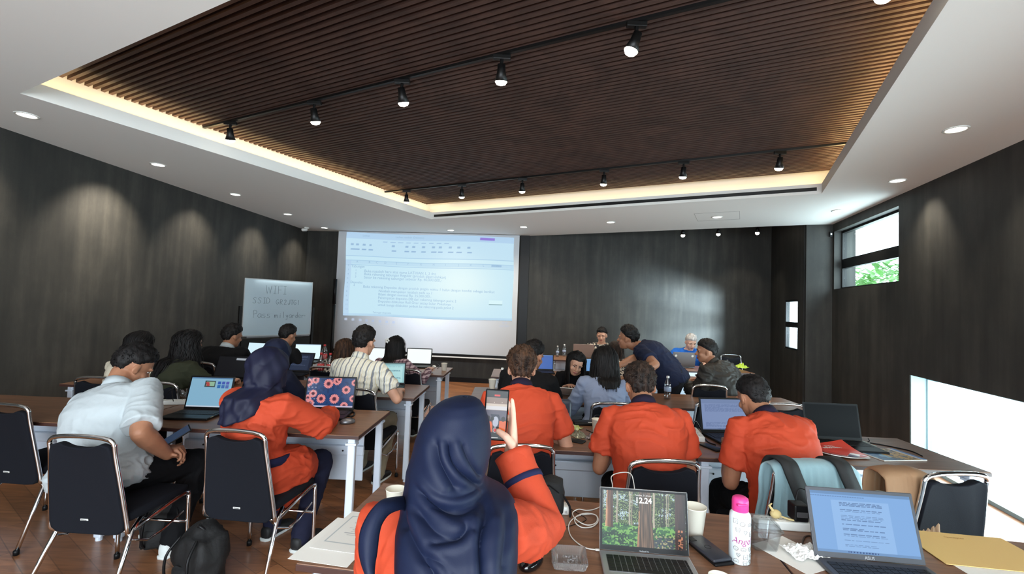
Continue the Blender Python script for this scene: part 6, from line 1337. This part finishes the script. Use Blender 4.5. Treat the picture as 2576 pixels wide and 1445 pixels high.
cen = Pn.mean(axis=1, keepdims=True); sg_ = np.sign((Nn*(Pn-cen)).sum(axis=(1, 2))); Nn *= np.where(sg_ == 0, 1, sg_)[:, None, None]
q_ = Pn-np.array([0, 0, CAMH]); kf = q_ @ np.array(cf); PX = CX+FPX*(q_ @ np.array(crt))/kf; PY = CY-FPX*(q_ @ np.array(cup))/kf
disp = np.zeros(PX.shape)
for poly, am, wd in FOLD:
    pl = [V3((x, y, 0)) for x, y in poly]; pl = bez(pl, 6); best = np.full(PX.shape, 1e9); par = np.zeros(PX.shape)
    for k in range(len(pl)-1):
        ax, ay, bx_, by_ = pl[k].x, pl[k].y, pl[k+1].x, pl[k+1].y; L2_ = (bx_-ax)**2+(by_-ay)**2+1e-9; t_ = np.clip(((PX-ax)*(bx_-ax)+(PY-ay)*(by_-ay))/L2_, 0, 1); dd = np.hypot(PX-ax-t_*(bx_-ax), PY-ay-t_*(by_-ay)); m_ = dd < best; best = np.where(m_, dd, best); par = np.where(m_, (k+t_)/(len(pl)-1), par)
    disp += am*np.exp(-(best/wd)**2)*np.clip(np.minimum(par, 1-par)*6+.35, 0, 1)
disp *= (np.arange(NU)[None, :] >= NU*.5)*np.clip(-Nn[:, :, 1]*2.5, 0, 1)
Pf = Pn.reshape(-1, 3); disp = disp.ravel()+.004*(n3(Pf, 9, 5)-.5)+.002*(n3(Pf, 24, 8)-.5)
Pf = Pf+Nn.reshape(-1, 3)*disp[:, None]-np.array(R3)
Fq = [(j*NU+i, j*NU+(i+1) % NU, (j+1)*NU+(i+1) % NU, (j+1)*NU+i) for j in range(NT_) for i in range(NU)]
Fq = [f for f in Fq if not (abs(f[0] % NU-NU/4) < 22 and .16 < (f[0]//NU)/NT_ < .42)]
me = bpy.data.meshes.new('headscarf'); me.from_pydata(Pf.tolist(), [], Fq+[tuple(range(NU))]); me.update()
hs = link('headscarf', me, HJ, P, True); md = hs.modifiers.new('s', 'SOLIDIFY'); md.thickness = .004; md.offset = -1
# scarf end falling over her left shoulder
ou = [(1012, 1252), (985, 1257), (960, 1264), (935, 1290), (917, 1322), (909, 1350), (908, 1385), (914, 1415), (926, 1450), (938, 1500)]; inn = [(1022, 1292), (1003, 1282), (975, 1292), (956, 1318), (949, 1345), (946, 1370), (943, 1395), (938, 1420), (936, 1452), (942, 1500)]
yo = [1.16, 1.11, 1.07, 1.045, 1.03, 1.02, 1.01, 1.0, .99, .99]
bm = BM(); rows = []
for (a, b_, y) in zip(bez([V3((*p, 0)) for p in ou], 4), bez([V3((*p, 0)) for p in inn], 4), bez([V3((v, 0, 0)) for v in yo], 4)):
    r_ = []
    for k in range(9):
        f = k/8; q = at(a.x*(1-f)+b_.x*f, a.y*(1-f)+b_.y*f, y.x-.014*math.sin(f*3.14)); r_.append(bm.verts.new(q-R3))
    rows.append(r_)
for a, b_ in zip(rows, rows[1:]):
    for k in range(8): bm.faces.new((a[k], a[k+1], b_[k+1], b_[k]))
o = obj('headscarf_end', bm, HJ, hs, True); md = o.modifiers.new('s', 'SOLIDIFY'); md.thickness = .012; md.offset = 0
# navy band and cuff of the raised sleeve
E_, W_ = el_-R3, wr_-R3; dw = (W_-E_).normalized(); bm = BM(); uu = dw.orthogonal().normalized(); vv = dw.cross(uu); rings = []
for k in range(25)[:-1]:
    a = 2*math.pi*k/24; o_ = uu*math.cos(a)+vv*math.sin(a); c_ = E_.lerp(W_, .60); rings.append([c_-dw*.010+o_*.056, c_-dw*.009+o_*.0635, c_+dw*.009+o_*.0625, c_+dw*.010+o_*.054])
rings.append(rings[0]); ringmesh(bm, rings, True, False); bmesh.ops.remove_doubles(bm, verts=bm.verts, dist=1e-5); obj('sleeve_band', bm, MATS['cloth_navy_belt'], P, True)
bm = BM(); rings = []
for t_, r_ in ((.74, .052), (.80, .056), (.90, .058), (.965, .060), (.965, .054), (.90, .050)):
    c_ = E_.lerp(W_, t_); rings.append([c_+(uu*math.cos(2*math.pi*k/28)+vv*math.sin(2*math.pi*k/28))*(r_+.002*math.sin(k*1.3))*1.0 for k in range(28)])
ringmesh(bm, rings, True, False); obj('cuff', bm, OR, P, True)
# her phone with the camera view on its screen
ph = thing('smartphone', 'black phone held up by the foreground woman, its camera showing the room', 'phone', (-.036, 1.452, 1.256), 0); ph.rotation_euler = (math.radians(-4), math.radians(2.5), math.radians(4))
bm = BM(); box(bm, (0, 0, 0), (.0745, .0085, .158), None, .004); obj('case', bm, M_BLACKP, ph, True)
def camview(U, V):
    C = np.ones(U.shape+(3,))*rgb(10, 10, 12); m = (V > .14) & (V < .86); C = put(C, m, rgb(150, 128, 116)); C = put(C, m & (V < .73) & (V > .68), rgb(222, 206, 190)); C = put(C, m & (V < .68) & (V > .60), rgb(226, 224, 226)); C = put(C, m & (V < .60), rgb(96, 92, 110)); C = put(C, m & (V < .40), rgb(40, 34, 40))
    C = put(C, m & (np.abs(U-.5) < .25) & (np.abs(V-.45) < .06) & (np.abs(U-.5+(V-.45)) < .2), rgb(40, 46, 70)); C = put(C, m & (np.hypot((U-.5)*1, (V-.36)*1.3) < .14), rgb(190, 196, 214))
    C = put(C, m & (V < .36) & (U < .36) & (U+V < .66), rgb(236, 104, 40)); C = put(C, m & (V < .38) & (U > .68), rgb(236, 104, 40)); C = put(C, m & (np.hypot(U-.12, (V-.42)*1.9) < .12), rgb(30, 24, 26)); C = put(C, m & (np.hypot(U-.86, (V-.42)*1.9) < .10), rgb(30, 24, 26)); C = put(C, m & (np.hypot(U-.34, (V-.42)*1.9) < .08), rgb(24, 20, 24))
    C = put(C, m & (V < .16), rgb(150, 70, 40), .5)
    for u in (.38, .75): C = put(C, np.hypot(U-u, (V-.76)*1.9) < .02, rgb(255, 240, 220))
    C = put(C, np.hypot(U-.5, (V-.185)*1.95) < .10, rgb(240, 240, 240)); C = put(C, np.hypot(U-.5, (V-.185)*1.95) < .085, rgb(120, 60, 60)); C = put(C, np.hypot(U-.5, (V-.185)*1.95) < .055, rgb(236, 60, 60))
    C = put(C, (np.abs(U-.5) < .13) & (np.abs(V-.905) < .018), rgb(236, 60, 56)); C = put(C, (np.abs(V-.03) < .006) & (np.abs(U-.5) < .16), rgb(230, 230, 230)); return C
picture('screen', camview, .066, .148, 70, 140, ph, Matrix.Translation((0, -.0046, 0)) @ Matrix.Rotation(math.radians(90), 4, 'X'), .85, .2)
# chairs of the seated people whose chairs are mostly hidden
for o in [o for o in S.objects if o.get('category') == 'person']:
    lb = o['label']; key = {'heavy-set man': 'dark chair under the heavy-set man in black', 'cropped black hair in a black polo': 'dark chair under the man in the black polo', 'brown highlighted hair': 'dark chair under the woman in the dark patterned top',
        'dark navy headscarf': 'dark chair under the woman in the dark navy headscarf', 'facing the viewer': 'dark chair of the long-haired woman facing the viewer', 'mostly hidden behind': 'dark chair of the woman hidden behind the bending man',
        'batik shirt behind': 'dark chair of the man in the batik shirt', 'grey-haired man': 'dark chair of the grey-haired man in the blue polo'}
    for k_, v_ in key.items():
        if k_ in lb:
            c = copy_tree(chair0); yw = o.rotation_euler[2]; c.location = o.location+Matrix.Rotation(yw, 3, 'Z') @ Vector((0, .02, 0)); c.rotation_euler = (0, 0, yw); setp(c, v_, 'chair', 'chrome framed chairs with dark fabric backs')
